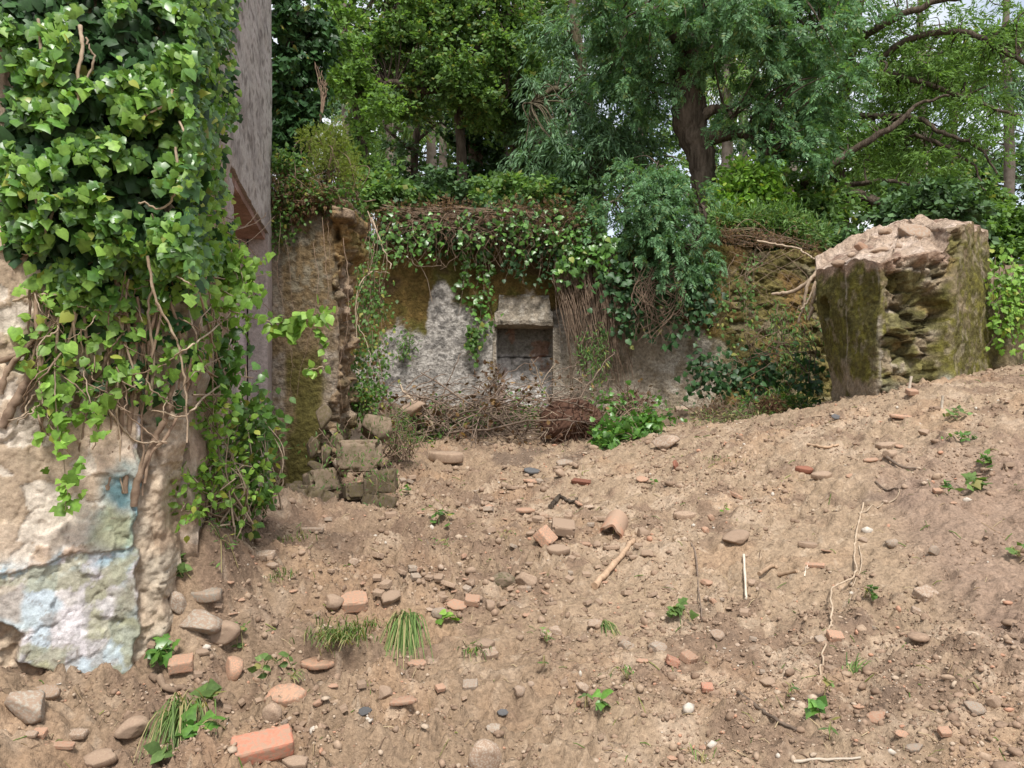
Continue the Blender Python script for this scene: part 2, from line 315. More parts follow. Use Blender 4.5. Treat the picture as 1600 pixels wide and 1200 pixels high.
c = mixc(c, (.12, .085, .065), sst(fbm(p, 3.1, 3, 61) + .9 * np.exp(-((X - .3) / 1.0) ** 2 - ((Y - 8.4) / .5) ** 2), .45, .8) * .7)
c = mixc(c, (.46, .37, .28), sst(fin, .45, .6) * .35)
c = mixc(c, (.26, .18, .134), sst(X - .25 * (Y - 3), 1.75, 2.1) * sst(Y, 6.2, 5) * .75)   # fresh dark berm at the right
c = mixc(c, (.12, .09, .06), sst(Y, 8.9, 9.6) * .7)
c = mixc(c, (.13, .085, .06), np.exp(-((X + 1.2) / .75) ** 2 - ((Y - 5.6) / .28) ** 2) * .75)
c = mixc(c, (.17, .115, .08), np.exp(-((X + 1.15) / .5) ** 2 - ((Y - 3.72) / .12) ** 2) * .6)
c *= (1 + .16 * fin)[:, None]
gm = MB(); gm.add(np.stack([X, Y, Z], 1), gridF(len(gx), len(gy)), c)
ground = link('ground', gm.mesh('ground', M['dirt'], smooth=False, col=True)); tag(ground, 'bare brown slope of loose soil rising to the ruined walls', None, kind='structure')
def GZ(x, y): return float(ground_h(np.array([x]), np.array([y]))[0])
def G(px, py, lo=1.8, hi=10.9):
    """where the sight line of a photo pixel meets the soil"""
    d = np.linspace(lo, hi, 900); x = (px - 800) / 1200 * d; z = CAMZ + (600 - py) / 1200 * d
    k = np.nonzero(z < ground_h(x, d))[0]; k = k[0] if len(k) else len(d) - 1
    return np.array([x[k], d[k], GZ(x[k], d[k])])
# ---------------------------------------------------------------- walls
def inpoly(px, py, poly):
    poly = np.asarray(poly, float); r = np.zeros(len(px), bool); j = len(poly) - 1
    for i in range(len(poly)):
        xi, yi = poly[i]; xj, yj = poly[j]
        r ^= ((yi > py) != (yj > py)) & (px < (xj - xi) * (py - yi) / (yj - yi + 1e-12) + xi); j = i
    return r
def polyd(px, py, poly):
    """signed distance to an outline, positive inside"""
    poly = np.asarray(poly, float); dm = np.full(len(px), 1e9)
    for a, b in zip(poly, np.roll(poly, -1, 0)):
        ab = b - a; t = np.clip(((px - a[0]) * ab[0] + (py - a[1]) * ab[1]) / (ab @ ab + 1e-12), 0, 1)
        dm = np.minimum(dm, np.hypot(px - a[0] - t * ab[0], py - a[1] - t * ab[1]))
    return np.where(inpoly(px, py, poly), dm, -dm)
def topx(V): return 800 + V[:, 0] / V[:, 1] * 1200, 600 - (V[:, 2] - CAMZ) / V[:, 1] * 1200

# --- left ruin: front wall with peeling paint, side wall with a tall opening
A0 = np.array([-2.0, 3.0]); B0 = np.array([-1.431, 3.4]); FU = (B0 - A0) / np.linalg.norm(B0 - A0); FN = np.array([FU[1], -FU[0]])   # towards the viewer
ruin = empty('ruined_house', (-1.6, 3.5, .4), 'near ruined house at left with peeling blue and cream plaster under thick ivy', 'ruin')
Lf = .7 + np.linalg.norm(B0 - A0) + .6
u = axis(0, [(.9, .05), (Lf, .0065)]) - (Lf - np.linalg.norm(B0 - A0)); zz = axis(0.0, [(2.0, .0075), (5.2, .04)])
U, ZZ = np.meshgrid(u, zz, indexing='ij'); U, ZZ = U.ravel(), ZZ.ravel()
V = np.stack([A0[0] + FU[0] * U, A0[1] + FU[1] * U, ZZ], 1); ppx, ppy = topx(V)
q3 = np.stack([U, ZZ * 0, ZZ], 1); wv = 14 * fbm(q3, 9, 4, 3); wx, wy = ppx + wv, ppy + 14 * fbm(q3, 9, 4, 4)
plas = polyd(wx, wy, [(-900, -900), (225, -900), (222, 760), (214, 850), (212, 1075), (190, 1100), (120, 1062), (60, 1045), (22, 1030), (40, 990), (20, 968), (-900, 968)])
upper = polyd(wx, wy, [(-900, -900), (215, -900), (212, 855), (118, 862), (80, 880), (0, 895), (-900, 905)])       # outer coat
holes = np.maximum(-sst(fbm(q3, 5, 3, 71), .42, .5) * 1, -1)
disp = .028 * sst(plas, -2, 3) + .012 * sst(upper, -2, 2) + .012 * fbm(q3, 3, 4, 9) + .004 * fbm(q3, 14, 4, 10) + .002 * fbm(q3, 60, 2, 11)
fh, fj, wid = facets(q3 + .03 * fbm(q3, 6, 3, 67)[:, None], 9, 4); bare = sst(plas, 3, -3)
disp += bare * (-.03 + .03 * fh * sst(fbm(q3, 3, 2, 68), -.3, .3) + .045 * fbm(q3, 7, 6, 66, .6)); flk = sst(fbm(q3 * np.array([1, 1, .8]), 3.2, 5, 91) + .02, .10, .125) * sst(plas, -2, 3); disp -= .011 * flk; flk2 = sst(fbm(q3, 7, 5, 92), .15, .17) * sst(plas, -2, 3); disp -= .006 * flk2
disp += .003 * fbm(q3, 45, 4, 166, .6) + .007 * sst(np.abs(fbm(q3, 4, 5, 167)), .0, .04) - .007
edge_r = sst(ppx + 16 * fbm(q3, 6, 4, 14), 250, 306); 
V[:, :2] += FN[None] * (disp - .16 * edge_r * sst(ppy, 640, 800))[:, None]
c = np.tile(np.array([.47, .365, .265]), (len(V), 1))
c = mixc(c, (.56, .46, .36), sst(fbm(q3, 4, 4, 21), 0, .4)); c = mixc(c, (.33, .24, .17), sst(fbm(q3, 6, 4, 22), .1, .45) * .7)
c = mixc(c, (.6, .46, .36), sst(fbm(q3, 3, 3, 23), .1, .4) * sst(ppy, 560, 760) * sst(upper, -1, 2) * .8)
c = mixc(c, (.36, .28, .2), flk * .6); c = mixc(c, (.66, .6, .52), flk2 * .6); c = mixc(c, (.2, .16, .12), sst(fbm(q3 * np.array([1, 1, .3]), 11, 4, 93), .2, .45) * .55)
lowz = sst(upper, 2, -3) * sst(plas, -2, 2)
c = mixc(c, (.64, .60, .61), lowz * .92)                                                    # lower white limewash
c = mixc(c, (.46, .42, .33), lowz * sst(fbm(q3, 5, 6, 31, .6), .0, .28) * sst(ppy, 880, 990) * .7)
c = mixc(c, (.58, .56, .38), lowz * sst(fbm(q3, 4.2, 6, 32, .6), .0, .16) * sst(ppy, 930, 1010) * .9)
bl = sst(fbm(q3, 7, 5, 133) + .35 * fbm(q3 * np.array([1, 1, .25]), 14, 3, 34), -.02, .2)
c = mixc(c, (.43, .54, .6), lowz * bl * .7); c = mixc(c, (.34, .32, .3), lowz * sst(fbm(q3, 12, 5, 134, .6), .1, .25) * .7); c = mixc(c, (.3, .29, .17), lowz * sst(fbm(q3, 6, 6, 135, .6), .1, .22) * .7); c = mixc(c, (.4, .33, .27), sst(polyd(wx, wy, [(-300, 915), (32, 918), (32, 962), (-300, 965)]), -4, 5) * .8)
c = mixc(c, (.13, .30, .34), sst(polyd(wx, wy, [(140, 830), (165, 760), (195, 720), (224, 725), (222, 840), (190, 862), (140, 866)]), -22, 10) * (.5 + .5 * sst(fbm(q3, 8, 4, 35), -.3, .2)) * .85)
c = mixc(c, (.27, .27, .12), sst(polyd(wx, wy, [(130, 850), (160, 790), (215, 800), (220, 860)]), -12, 14) * .55)
c = mixc(c, (.42, .58, .67), np.exp(-((ppy - (893 - .17 * ppx) + 20 * fbm(q3, 8, 4, 136)) / 15) ** 2) * sst(ppx, 225, 205) * sst(fbm(q3, 12, 5, 36, .6), -.1, .12) * .8)
c = mixc(c, (.23, .22, .13), lowz * sst(polyd(wx, wy, [(165, 930), (215, 900), (214, 1050), (180, 1060)]), -10, 14) * sst(fbm(q3, 9, 3, 37), -.2, .3) * .75)
c = mixc(c, (.16, .17, .05), sst(polyd(wx, wy, [(150, 1050), (215, 1040), (215, 1080), (160, 1085)]), -8, 10) * .7)
c = mixc(c, (.42, .33, .24), bare * .85); c = mixc(c, (.27, .19, .13), bare * sst(fbm(q3, 8, 5, 69), 0, .2) * .7)
c = mixc(c, (.42, .36, .28), bare * sst(ppx, 200, 230) * sst(fbm(q3, 5, 3, 38), -.2, .2) * .8)
cr_ = np.abs(fbm(q3, 5, 3, 39)); c = mixc(c, (.15, .11, .08), sst(cr_, .012, .003) * .6)
c = mixc(c, (.2, .15, .11), sst(np.abs(plas), 3.5, 1) * .5 + sst(np.abs(upper), 2.5, .8) * .45 * (wy > 700))
fm = MB(); fm.add(V, gridF(len(u), len(zz)), c)
# thickness: back face and right end
bk = lambda s, z: np.array([A0[0] + FU[0] * s - FN[0] * .45, A0[1] + FU[1] * s - FN[1] * .45, z])
u1 = u[-1]; u0 = u[0]; fr = lambda s, z: np.array([A0[0] + FU[0] * s - FN[0] * .15, A0[1] + FU[1] * s - FN[1] * .15, z])
fm.add([bk(u0, 0), bk(u1, 0), bk(u1, 5.2), bk(u0, 5.2), fr(u0, 0), fr(u0, 5.2)], [[0, 1, 2, 3], [4, 0, 3, 5]], (.4, .32, .24))
u1 = float(np.linalg.norm(B0 - A0))
front = None
def gbox(mb, o, a, b, cc, ra, rb, rc, colf, amp=.012, f=6, seed=3):
    """box with gridded, gently uneven faces (a, b, cc: edge vectors)"""
    o, a, b, cc = (np.asarray(v, float) for v in (o, a, b, cc)); na, nb, nc = max(1, round(np.linalg.norm(a) / ra)), max(1, round(np.linalg.norm(b) / rb)), max(1, round(np.linalg.norm(cc) / rc))
    def face(o, e1, n1, e2, n2):
        s, t = np.meshgrid(np.linspace(0, 1, n1 + 1), np.linspace(0, 1, n2 + 1), indexing='ij')
        V = o + s.ravel()[:, None] * e1 + t.ravel()[:, None] * e2
        W = V + amp * np.stack([fbm(V, f, 4, seed + k) for k in range(3)], 1); mb.add(W, gridF(n1 + 1, n2 + 1), colf(V))
    face(o, b, nb, a, na); face(o + cc, a, na, b, nb); face(o, a, na, cc, nc); face(o + b, cc, nc, a, na); face(o, cc, nc, b, nb); face(o + a, b, nb, cc, nc)
fm_u = u
# trim the front wall at the corner, then the side wall runs back from it
keep = None
S0 = B0; S1 = np.array([(425 - 800) / 1200 * 7.19, 7.19]); SU = (S1 - S0) / np.linalg.norm(S1 - S0); SN = np.array([-SU[1], SU[0]])   # into the house (left)
SL = float(np.linalg.norm(S1 - S0)); s_a = (4.68 - 3.4) / (7.19 - 3.4) * SL; s_b = (6.77 - 3.4) / (7.19 - 3.4) * SL
def sidecol(V):
    n = fbm(V * np.array([1, .3, .75]), 7, 6, 81, .65); c = np.tile(np.array([.40, .365, .335]), (len(V), 1))
    c = mixc(c, (.26, .23, .215), sst(n, -.1, .4)); c = mixc(c, (.44, .39, .37), sst(-n, .1, .5) * .8)
    c = mixc(c, (.12, .1, .09), sst(fbm(V * np.array([1, .3, .9]), 26, 4, 82, .7), .08, .3) * .75 * sst(V[:, 2], 2.6, 3.2))
    c = mixc(c, (.29, .235, .215), sst(V[:, 2], 3.1, 2.7) * .7); np_ = sst(V[:, 1], 4.66, 4.4) * sst(V[:, 2], 3.0, 2.6); c = mixc(c, (.36, .26, .185), np_ * .9); c = mixc(c, (.2, .14, .1), np_ * sst(fbm(V, 7, 4, 85), -.05, .3) * .8); c = mixc(c, (.5, .42, .35), np_ * sst(fbm(V, 10, 4, 86), .1, .35) * .6); return c
def revcol(V):
    c = np.tile(np.array([.28, .215, .2]), (len(V), 1)); n = fbm(V * np.array([1, 1, .4]), 5, 4, 83)
    c = mixc(c, (.4, .33, .34), sst(n, 0, .4)); c = mixc(c, (.2, .15, .13), sst(fbm(V, 9, 4, 84), .15, .5) * .7); return c
def sp(s, n, z): return np.array([S0[0] + SU[0] * s + SN[0] * n, S0[1] + SU[1] * s + SN[1] * n, z])
def sv(s, n, z): return np.array([SU[0] * s + SN[0] * n, SU[1] * s + SN[1] * n, z])
fm.build('front_wall', M['wall'], ruin, smooth=False, col=True)
sm = MB(); zl = 2.93
gbox(sm, sp(.18, 0, 0), sv(s_a - .18, 0, 0), sv(0, .3, 0), (0, 0, zl), .02, .04, .02, sidecol, .07, 4)
gbox(sm, sp(.18, .001, zl + .002), sv(SL - .18, 0, 0), sv(0, .3, 0), (0, 0, 2.3), .03, .04, .03, sidecol, .016)
gbox(sm, sp(s_b, 0, 0), sv(SL - s_b, 0, 0), sv(0, .16, 0), (0, 0, zl), .03, .02, .03, sidecol, .006)
sm.build('side_wall', M['wall'], ruin, smooth=True, col=True)
rm = MB(); gbox(rm, sp(s_b + .03, .175, 0), sv(SL - s_b - .03, 0, 0), sv(0, .2, 0), (0, 0, zl - .01), .05, .02, .03, revcol, .006)
gbox(rm, sp(s_a + .01, .02, zl - .06), sv(s_b - s_a - .02, 0, 0), sv(0, .3, 0), (0, 0, .055), .04, .03, .03, lambda V: revcol(V) * np.array([.75, .6, .5]), .003)
rm.build('opening_frame', M['wall'], ruin, smooth=True, col=True)
wd = MB()      # tar-dark drip edge between side wall and the mossy stub
# --- free-standing wall masses drawn as a ring of plan points swept upwards
def mass(name, ring, topf, dispf, colf, label, cat, ns=260, nv=190, z0=0.0, ncap=26, peak=.0, capf=None, mat_='mossy', lean=None):
    ring = np.asarray(ring, float); seg = np.linalg.norm(np.roll(ring, -1, 0) - ring, axis=1); cum = np.concatenate([[0], np.cumsum(seg)])
    s = np.linspace(0, cum[-1], ns, endpoint=False); k = np.clip(np.searchsorted(cum, s, 'right') - 1, 0, len(ring) - 1)
    t = (s - cum[k]) / seg[k]; nx = np.roll(ring, -1, 0); XY = ring[k] * (1 - t[:, None]) + nx[k] * t[:, None]
    tg = nrm(nx[k] - ring[k]); nr = np.stack([tg[:, 1], -tg[:, 0]], 1)
    for _ in range(5): nr = nrm(np.roll(nr, 1, 0) + 2 * nr + np.roll(nr, -1, 0))
    top = topf(s, XY); v = np.linspace(0, 1, nv)
    V = np.zeros((ns, nv, 3)); V[:, :, :2] = XY[:, None]; V[:, :, 2] = z0 + (top[:, None] - z0) * v[None]
    Vf = V.reshape(-1, 3); S = np.repeat(s, nv); NR = np.repeat(nr, nv, 0); D = dispf(S, Vf)
    Vd = Vf.copy(); Vd[:, :2] += NR * D[:, None]; Vd[:, 0] += lean(S, Vf) if lean else 0; cc = colf(S, Vf)
    mb = MB(); a = np.arange(ns * nv).reshape(ns, nv); b = np.roll(a, -1, 0)
    mb.add(Vd, np.stack([a[:, :-1], b[:, :-1], b[:, 1:], a[:, 1:]], -1).reshape(-1, 4), cc)
    R = Vd.reshape(ns, nv, 3)[:, -1]; ctr = R.mean(0); ctr[2] = R[:, 2].mean() + peak
    caps = [R]
    for j in range(1, ncap):
        f = j / (ncap - 1); Q = R * (1 - f) + ctr * f; Q = Q.copy(); Q[:, 2] += capf(Q, f) if capf else .03 * fbm(Q, 5, 4, 5) * min(1, 3 * f)
        caps.append(Q)
    CV = np.stack(caps, 1).reshape(-1, 3); a = np.arange(ns * ncap).reshape(ns, ncap); b = np.roll(a, -1, 0)
    mb.add(CV, np.stack([a[:, :-1], b[:, :-1], b[:, 1:], a[:, 1:]], -1).reshape(-1, 4), colf.cap(CV) if hasattr(colf, 'cap') else (.3, .2, .14))
    o = mb.build(name, M[mat_], None, smooth=False, col=True); tag(o, label, cat); return o, cum
MOSS, MOSSD, MOSSY = (.095, .085, .022), (.055, .05, .018), (.15, .135, .03)
# right stub: left face, broken stone end, right plaster face
r0, r1, r2, r3 = P(1278, 0, 8.5)[:2], P(1375, 0, 7.35)[:2], P(1488, 0, 7.45)[:2], P(1566, 0, 8.6)[:2]
ringR = [r0, r1, r2, r3, r3 + (.0, .9), r0 + (.46, .9)]
_sR = np.concatenate([[0], np.cumsum(np.linalg.norm(np.diff(np.array(ringR), axis=0), axis=1))])
def topR(s, XY):
    zt = np.interp(s, [0, _sR[1] * .5, _sR[1], _sR[1] + .3, _sR[2], _sR[2] + .15, _sR[3], _sR[3] + 1.2, _sR[4] + 2], [2.86, 2.84, 2.76, 2.86, 2.9, 3.17, 3.36, 3.38, 3.0])
    q = np.stack([s, s * 0, s * 0], 1); return zt + .09 * fbm(q, 3.5, 4, 7)
def brokR(S, V):
    q = np.stack([S, S * 0, V[:, 2]], 1); l = _sR[1] + .03 + .13 * fbm(q, 3.2, 5, 11) + .06 * vnoise(q, 1.7, 12); r = _sR[2] - .03 + .25 * sst(V[:, 2], 2.6, 3.1) - .16 * sst(V[:, 2], 2.3, 1.6) + .16 * fbm(q, 3.2, 5, 13)
    return sst(S, l - .012, l + .012) * sst(S, r + .02, r - .02)
def dispR(S, V):
    q = np.stack([S, S * 0, V[:, 2]], 1); b = brokR(S, V); VW = V + .06 * np.stack([fbm(V, 3.5, 3, 300 + k) for k in range(3)], 1); fh, fj, fid = facets(VW, 4.6, 3, 1.3)
    eh, ej, eid = facets(VW, 11, 8, 1.3)
    d = .05 * fbm(V, 1.6, 3, 33) + .02 * fbm(V, 5, 4, 3) + .008 * fbm(V, 30, 3, 4) + .02 * fbm(V, 16, 4, 44, .6) * (S > _sR[2])
    st = .22 * fh + .06 * eh - .05 * fj - .02 + .05 * fbm(V, 7, 5, 6, .6)
    st += .1 * sst(V[:, 2], 2.55, 2.95) - .1 * np.exp(-((V[:, 2] - 2.38) / .12) ** 2) + .05 * np.exp(-((V[:, 2] - 2.05) / .1) ** 2)
    hole = np.exp(-((S - .17) / .1) ** 2 - ((V[:, 2] - 2.42) / .13) ** 2); d = d - .3 * sst(hole, .35, .6)
    d -= .22 * sst(np.abs(S - (_sR[3] - .2 + .2 * sst(V[:, 2], 2.0, 1.4))) * 30 + 10 * sst(V[:, 2], 1.9, 2.3) + 2 * fbm(q, 6, 3, 5), 1.2, .4) * 0
    return d * (1 - b) + b * (st - .1)
def colR(S, V):
    q = np.stack([S, S * 0, V[:, 2]], 1); b = brokR(S, V); c = np.tile(np.array([.24, .185, .12]), (len(V), 1))
    n = fbm(V, 3.5, 4, 15); n2 = fbm(V, 14, 3, 16)
    c = mixc(c, MOSS, sst(n + .3 * n2 + .45 * (S < _sR[1]) + .3, -.25, .2) * .92); c = mixc(c, (.2, .185, .04), sst(n2 + .5 * n, -.05, .35) * .6); c = mixc(c, MOSSY, sst(n2 + n, .1, .6) * .6); c = mixc(c, MOSSD, sst(fbm(V, 6, 4, 17), .15, .5) * .6)
    c = mixc(c, (.33, .27, .2), sst(fbm(V * np.array([1, 1, .8]), 9, 5, 18), .2, .3) * .4)          # pale streaks
    c = mixc(c, (.3, .235, .175), (S < _sR[1]) * sst(V[:, 2] + .2 * n, 2.0, 1.65) * sst(fbm(V, 4, 3, 20), -.3, .1) * .8)
    c = mixc(c, (.38, .33, .27), sst(np.abs(S - (_sR[1] * .52 + .03 * fbm(q, 3, 3, 25))), .012, .004) * .7)
    c = mixc(c, (.38, .33, .27), sst(np.abs(S - (_sR[1] - .02 + .05 * vnoise(q, 1.7, 12))), .03, .005) * .7 * sst(fbm(q, 6, 2, 26), -.3, .1))
    c = mixc(c, (.4, .38, .36), np.exp(-((S - _sR[2] + .08) / .07) ** 2 - ((V[:, 2] - 1.62) / .07) ** 2) * .8)
    VW = V + .06 * np.stack([fbm(V, 3.5, 3, 300 + k) for k in range(3)], 1); fh, fj, eid = facets(VW, 4.6, 3, 1.3)
    k = np.tile(np.array([.3, .235, .155]), (len(V), 1)); k = mixc(k, (.44, .37, .28), sst(eid, .55, .75)); k = mixc(k, (.15, .14, .035), sst(fbm(V, 5, 5, 19), -.1, .1) * .8); k = mixc(k, MOSSD, sst(fbm(V, 9, 4, 119), .1, .3) * .6); k = mixc(k, (.25, .17, .07), sst(fbm(V, 6, 4, 120), .2, .4) * .6); k = mixc(k, (.09, .075, .05), fj * .5)
    k = mixc(k, (.3, .27, .2), sst(V[:, 2], 1.7, 1.5) * .6)
    c = c * (1 - b[:, None]) + k * b[:, None]; dt = topR(S, None) - V[:, 2]; n5 = fbm(V, 6, 4, 95); return mixc(c, (.34, .235, .17), sst(dt + .12 * n5, .13, .03) * (1 - .6 * (S > _sR[2] + .1)))
def capR(V):
    n = fbm(V, 5, 4, 91); c = np.tile(np.array([.40, .30, .225]), (len(V), 1)); c = mixc(c, (.5, .39, .31), sst(n, 0, .3)); return mixc(c, (.18, .11, .08), sst(fbm(V, 9, 3, 92), .1, .4) * .8)
colR.cap = capR
stubR, _ = mass('wall_stub', ringR, topR, dispR, colR, 'mossy broken wall stub at right with rubble core showing and loose pinkish soil on top', 'wall stub', 300, 170, 1.0, 30, .3,
                lambda Q, f: (.09 * fbm(Q, 4, 4, 93) + .09 * np.abs(fbm(Q, 8, 4, 94))) * min(1, 3 * f), lean=lambda S, V: -.15 * sst(V[:, 2], 1.8, 3.3) * sst(np.abs(S - _sR[3]), 1.0, .1) + .17 * sst(V[:, 2], 2.7, 1.3) * np.maximum(sst(S, .7, 0), sst(S, _sR[4] + 1.2, _sR[4] + 1.9)))
# left stub: mossy plaster face, ragged stone edge at its right
q0, q1, q2 = P(417, 0, 7.28)[:2], P(533, 0, 7.25)[:2], P(552, 0, 7.75)[:2]
ringL = [q0, q1, q2, q2 + (-.1, .35), q0 + (-.2, .8)]
_sL = np.concatenate([[0], np.cumsum(np.linalg.norm(np.diff(np.array(ringL), axis=0), axis=1))])
def topL(s, XY): return np.interp(s, [0, _sL[1], _sL[2], _sL[3], 9], [3.42, 3.32, 3.2, 3.2, 3.4]) + .04 * fbm(np.stack([s, s * 0, s * 0], 1), 5, 3, 3)
def brokL(S, V): 
    q = np.stack([S, S * 0, V[:, 2]], 1); l = _sL[1] - .03 - .12 * sst(V[:, 2], 1.9, 1.0) - .1 * sst(V[:, 2], 1.1, .7) + .1 * fbm(q, 4, 5, 11); return sst(S, l - .015, l + .015)
def dispL(S, V):
    q = np.stack([S, S * 0, V[:, 2]], 1); b = brokL(S, V); fh, fj, fid = facets(V + .05 * np.stack([fbm(V, 4, 3, 320 + k) for k in range(3)], 1), 5.5, 13, 1.4); eh, ej, eid = facets(V, 14, 18, 1.3)
    d = .05 * fbm(V, 2, 3, 43) + .018 * fbm(V, 6, 5, 3, .6) + .01 * fbm(V, 30, 3, 4); st = .13 * fh + .04 * eh - .04 * fj - .04 + .05 * fbm(V, 5, 6, 6, .6)
    st += np.where(S > _sL[1] - .12, .10 * sst(V[:, 2], 2.5, 3.0) - .05 * sst(V[:, 2], 1.5, 1.0), 0) + .09 * fbm(q, 2.6, 3, 9)
    st -= .2 * np.exp(-((S - _sL[1] + .06) / .05) ** 2 - ((V[:, 2] - 3.02) / .06) ** 2)
    return d * (1 - b) + b * st
def colL(S, V):
    b = brokL(S, V); c = np.tile(np.array([.27, .215, .155]), (len(V), 1)); n = fbm(V, 4, 4, 15); n2 = fbm(V, 16, 3, 16); hz = V[:, 2]
    ctr = np.interp(hz, [.4, 1.2, 2.2, 3.4], [.33, .36, .33, .3]); m = sst(np.abs(S - ctr) + .12 * n, .19, .1)
    c = mixc(c, (.35, .31, .26), sst(n2, 0, .4) * .6); c = mixc(c, (.1, .08, .06), sst(fbm(V, 20, 3, 22), .15, .45) * .7); c = mixc(c, (.155, .105, .045), sst(n + .15 + m * .5, .0, .35) * .75); c = mixc(c, MOSS, m * sst(hz + .5 * n, 2.2, 1.5) * .9)
    c = mixc(c, (.21, .19, .14), sst(hz + .2 * n, 2.2, 2.5) * sst(n2, -.2, .2) * .7); c = mixc(c, (.24, .155, .07), sst(hz, 2.5, 3.) * sst(n, 0, .3) * .7)
    c = mixc(c, MOSS, sst(hz, .9, .55) * sst(n, -.2, .2) * .8); c = mixc(c, (.1, .07, .05), sst(S, .06, .0) * .6)
    e1, e2, eid = worley(V * np.array([1, 1, 1.5]), 6, 13); k = np.tile(np.array([.29, .205, .125]), (len(V), 1)); k = mixc(k, (.38, .3, .22), sst(eid, .65, .8) * .7); k = mixc(k, (.25, .16, .06), sst(hz, 2.4, 2.8) * .8)
    k = mixc(k, MOSS, sst(n, .1, .3) * .6); k = mixc(k, (.13, .095, .06), sst(fbm(V, 7, 4, 140), .0, .3) * .8); k = mixc(k, (.36, .27, .2), sst(fbm(V, 5, 4, 141), .15, .4) * .6); return c * (1 - b[:, None]) + k * b[:, None]
stubL, _ = mass('wall_stub', ringL, topL, dispL, colL, 'tall narrow mossy wall stub beside the grey side wall with yellow bush on top', 'wall stub', 260, 230, .1, 16, .05)
# back wall with the bricked niche
bx0, bx1 = P(500, 0, 11)[0], P(1500, 0, 11)[0]
xs = axis(bx0, [(bx1, .02)]); zs = axis(.6, [(3.75, .018)]); XX, ZZ = np.meshgrid(xs, zs, indexing='ij'); XX, ZZ = XX.ravel(), ZZ.ravel()
V = np.stack([XX, XX * 0 + 11, ZZ], 1); ppx, ppy = topx(V); q3 = np.stack([XX, 0 * XX, ZZ], 1)
jx = ppx + 3 * fbm(q3, 5, 3, 5); nic = sst(polyd(ppx, ppy, [(776, 505), (863, 505), (863, 720), (776, 720)]), -1, 1.0)
broken = sst(ppx + 25 * fbm(q3, 1.6, 3, 6), 1105, 1150)
fh, fj, wid = facets(q3 + .06 * np.stack([fbm(q3, 3, 3, 330 + k) for k in range(3)], 1), 5, 8, 1.5)
disp = .018 * fbm(q3, 4, 4, 7) + .008 * fbm(q3, 25, 2, 8) - .4 * nic + broken * (.07 * fh - .03 * fj - .05 + .06 * fbm(q3, 6, 5, 119, .6) + .14 * fbm(q3, 1.5, 3, 19))
zt = np.interp(ppx, [500, 590, 700, 900, 1100, 1200, 1280, 1340, 1500], [3.74, 3.7, 3.72, 3.7, 3.6, 3.55, 3.5, 3.4, 3.2])
V[:, 1] -= disp; V[:, 2] = .6 + (V[:, 2] - .6) * (zt - .6 + .08 * fbm(np.stack([XX, XX * 0, XX * 0], 1), 2.5, 4, 3)) / (3.75 - .6)
ppx, ppy = topx(np.stack([XX, XX * 0 + 11, V[:, 2]], 1)); n = fbm(q3, 2.2, 4, 21); n2 = fbm(q3, 13, 4, 22)
c = np.tile(np.array([.35, .32, .285]), (len(V), 1)); c = mixc(c, (.45, .415, .375), sst(n2, 0, .4) * .7); c = mixc(c, (.12, .11, .1), sst(fbm(q3, 9, 4, 23) + .3 * n, .08, .36) * .7); c = mixc(c, (.05, .045, .04), sst(fbm(q3, 30, 3, 24), .18, .4) * .55)
c = mixc(c, (.43, .36, .27), sst(ppx, 850, 900) * .8); c = mixc(c, (.16, .12, .07), sst(ppx, 870, 900) * sst(fbm(q3 * np.array([1, 1, .7]), 5, 6, 161, .6), .0, .25) * .6); c = mixc(c, (.5, .45, .38), sst(ppx, 1000, 1040) * sst(fbm(q3, 7, 4, 162), 0, .3) * .7)
edge = np.interp(ppx, [500, 560, 620, 640, 665, 672, 685, 720, 740, 770, 785, 800, 850, 862, 900, 1000, 1400], [640, 560, 500, 522, 512, 460, 445, 468, 480, 492, 485, 455, 470, 500, 480, 470, 700])
mo = sst(ppy + 36 * fbm(q3, 4, 6, 25, .62), edge + 10, edge - 10)
mc = mixc(np.tile(np.array([.115, .078, .024]), (len(V), 1)), (.16, .105, .035), sst(n2, 0, .4)); mc = mixc(mc, MOSS, sst(n, -.1, .3)); mc = mixc(mc, (.07, .045, .022), sst(fbm(q3, 3, 3, 27), .1, .4) * .8)
c = c * (1 - mo[:, None]) + mc * mo[:, None]; c = mixc(c, MOSS, sst(n2 + n, .35, .6) * .4 * sst(ppx, 600, 560))
bc = mixc(np.tile(np.array([.175, .145, .052]), (len(V), 1)), (.24, .2, .12), sst(wid, .7, .9)); bc = mixc(bc, MOSSD, sst(n2, .0, .35) * .6); bc = mixc(bc, (.22, .12, .045), sst(n, .15, .4) * .6); c = c * (1 - broken[:, None]) + bc * broken[:, None]
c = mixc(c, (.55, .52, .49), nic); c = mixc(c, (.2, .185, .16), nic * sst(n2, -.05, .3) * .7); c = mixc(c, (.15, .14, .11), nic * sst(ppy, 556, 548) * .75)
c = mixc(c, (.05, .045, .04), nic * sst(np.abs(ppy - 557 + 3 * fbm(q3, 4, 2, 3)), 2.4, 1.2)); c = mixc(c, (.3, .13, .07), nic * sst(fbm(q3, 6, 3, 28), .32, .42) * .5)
wm = MB(); wm.add(V, gridF(len(xs), len(zs)), c)
nx_, nz_ = len(xs), len(zs); tp = V.reshape(nx_, nz_, 3)[:, -1]; bt = tp.copy(); bt[:, 1] = 11.75; bt0 = bt.copy(); bt0[:, 2] = .6
tpv = np.stack([tp, bt, bt0], 1).reshape(-1, 3); wm.add(tpv, gridF(nx_, 3)[:, ::-1], (.14, .085, .06))
r_ = V.reshape(nx_, nz_, 3); 
for col_ in (r_[0], r_[-1]):
    b_ = col_.copy(); b_[:, 1] = 11.75; wm.add(np.stack([col_, b_], 1).reshape(-1, 3), gridF(nz_, 2), (.16, .12, .08))
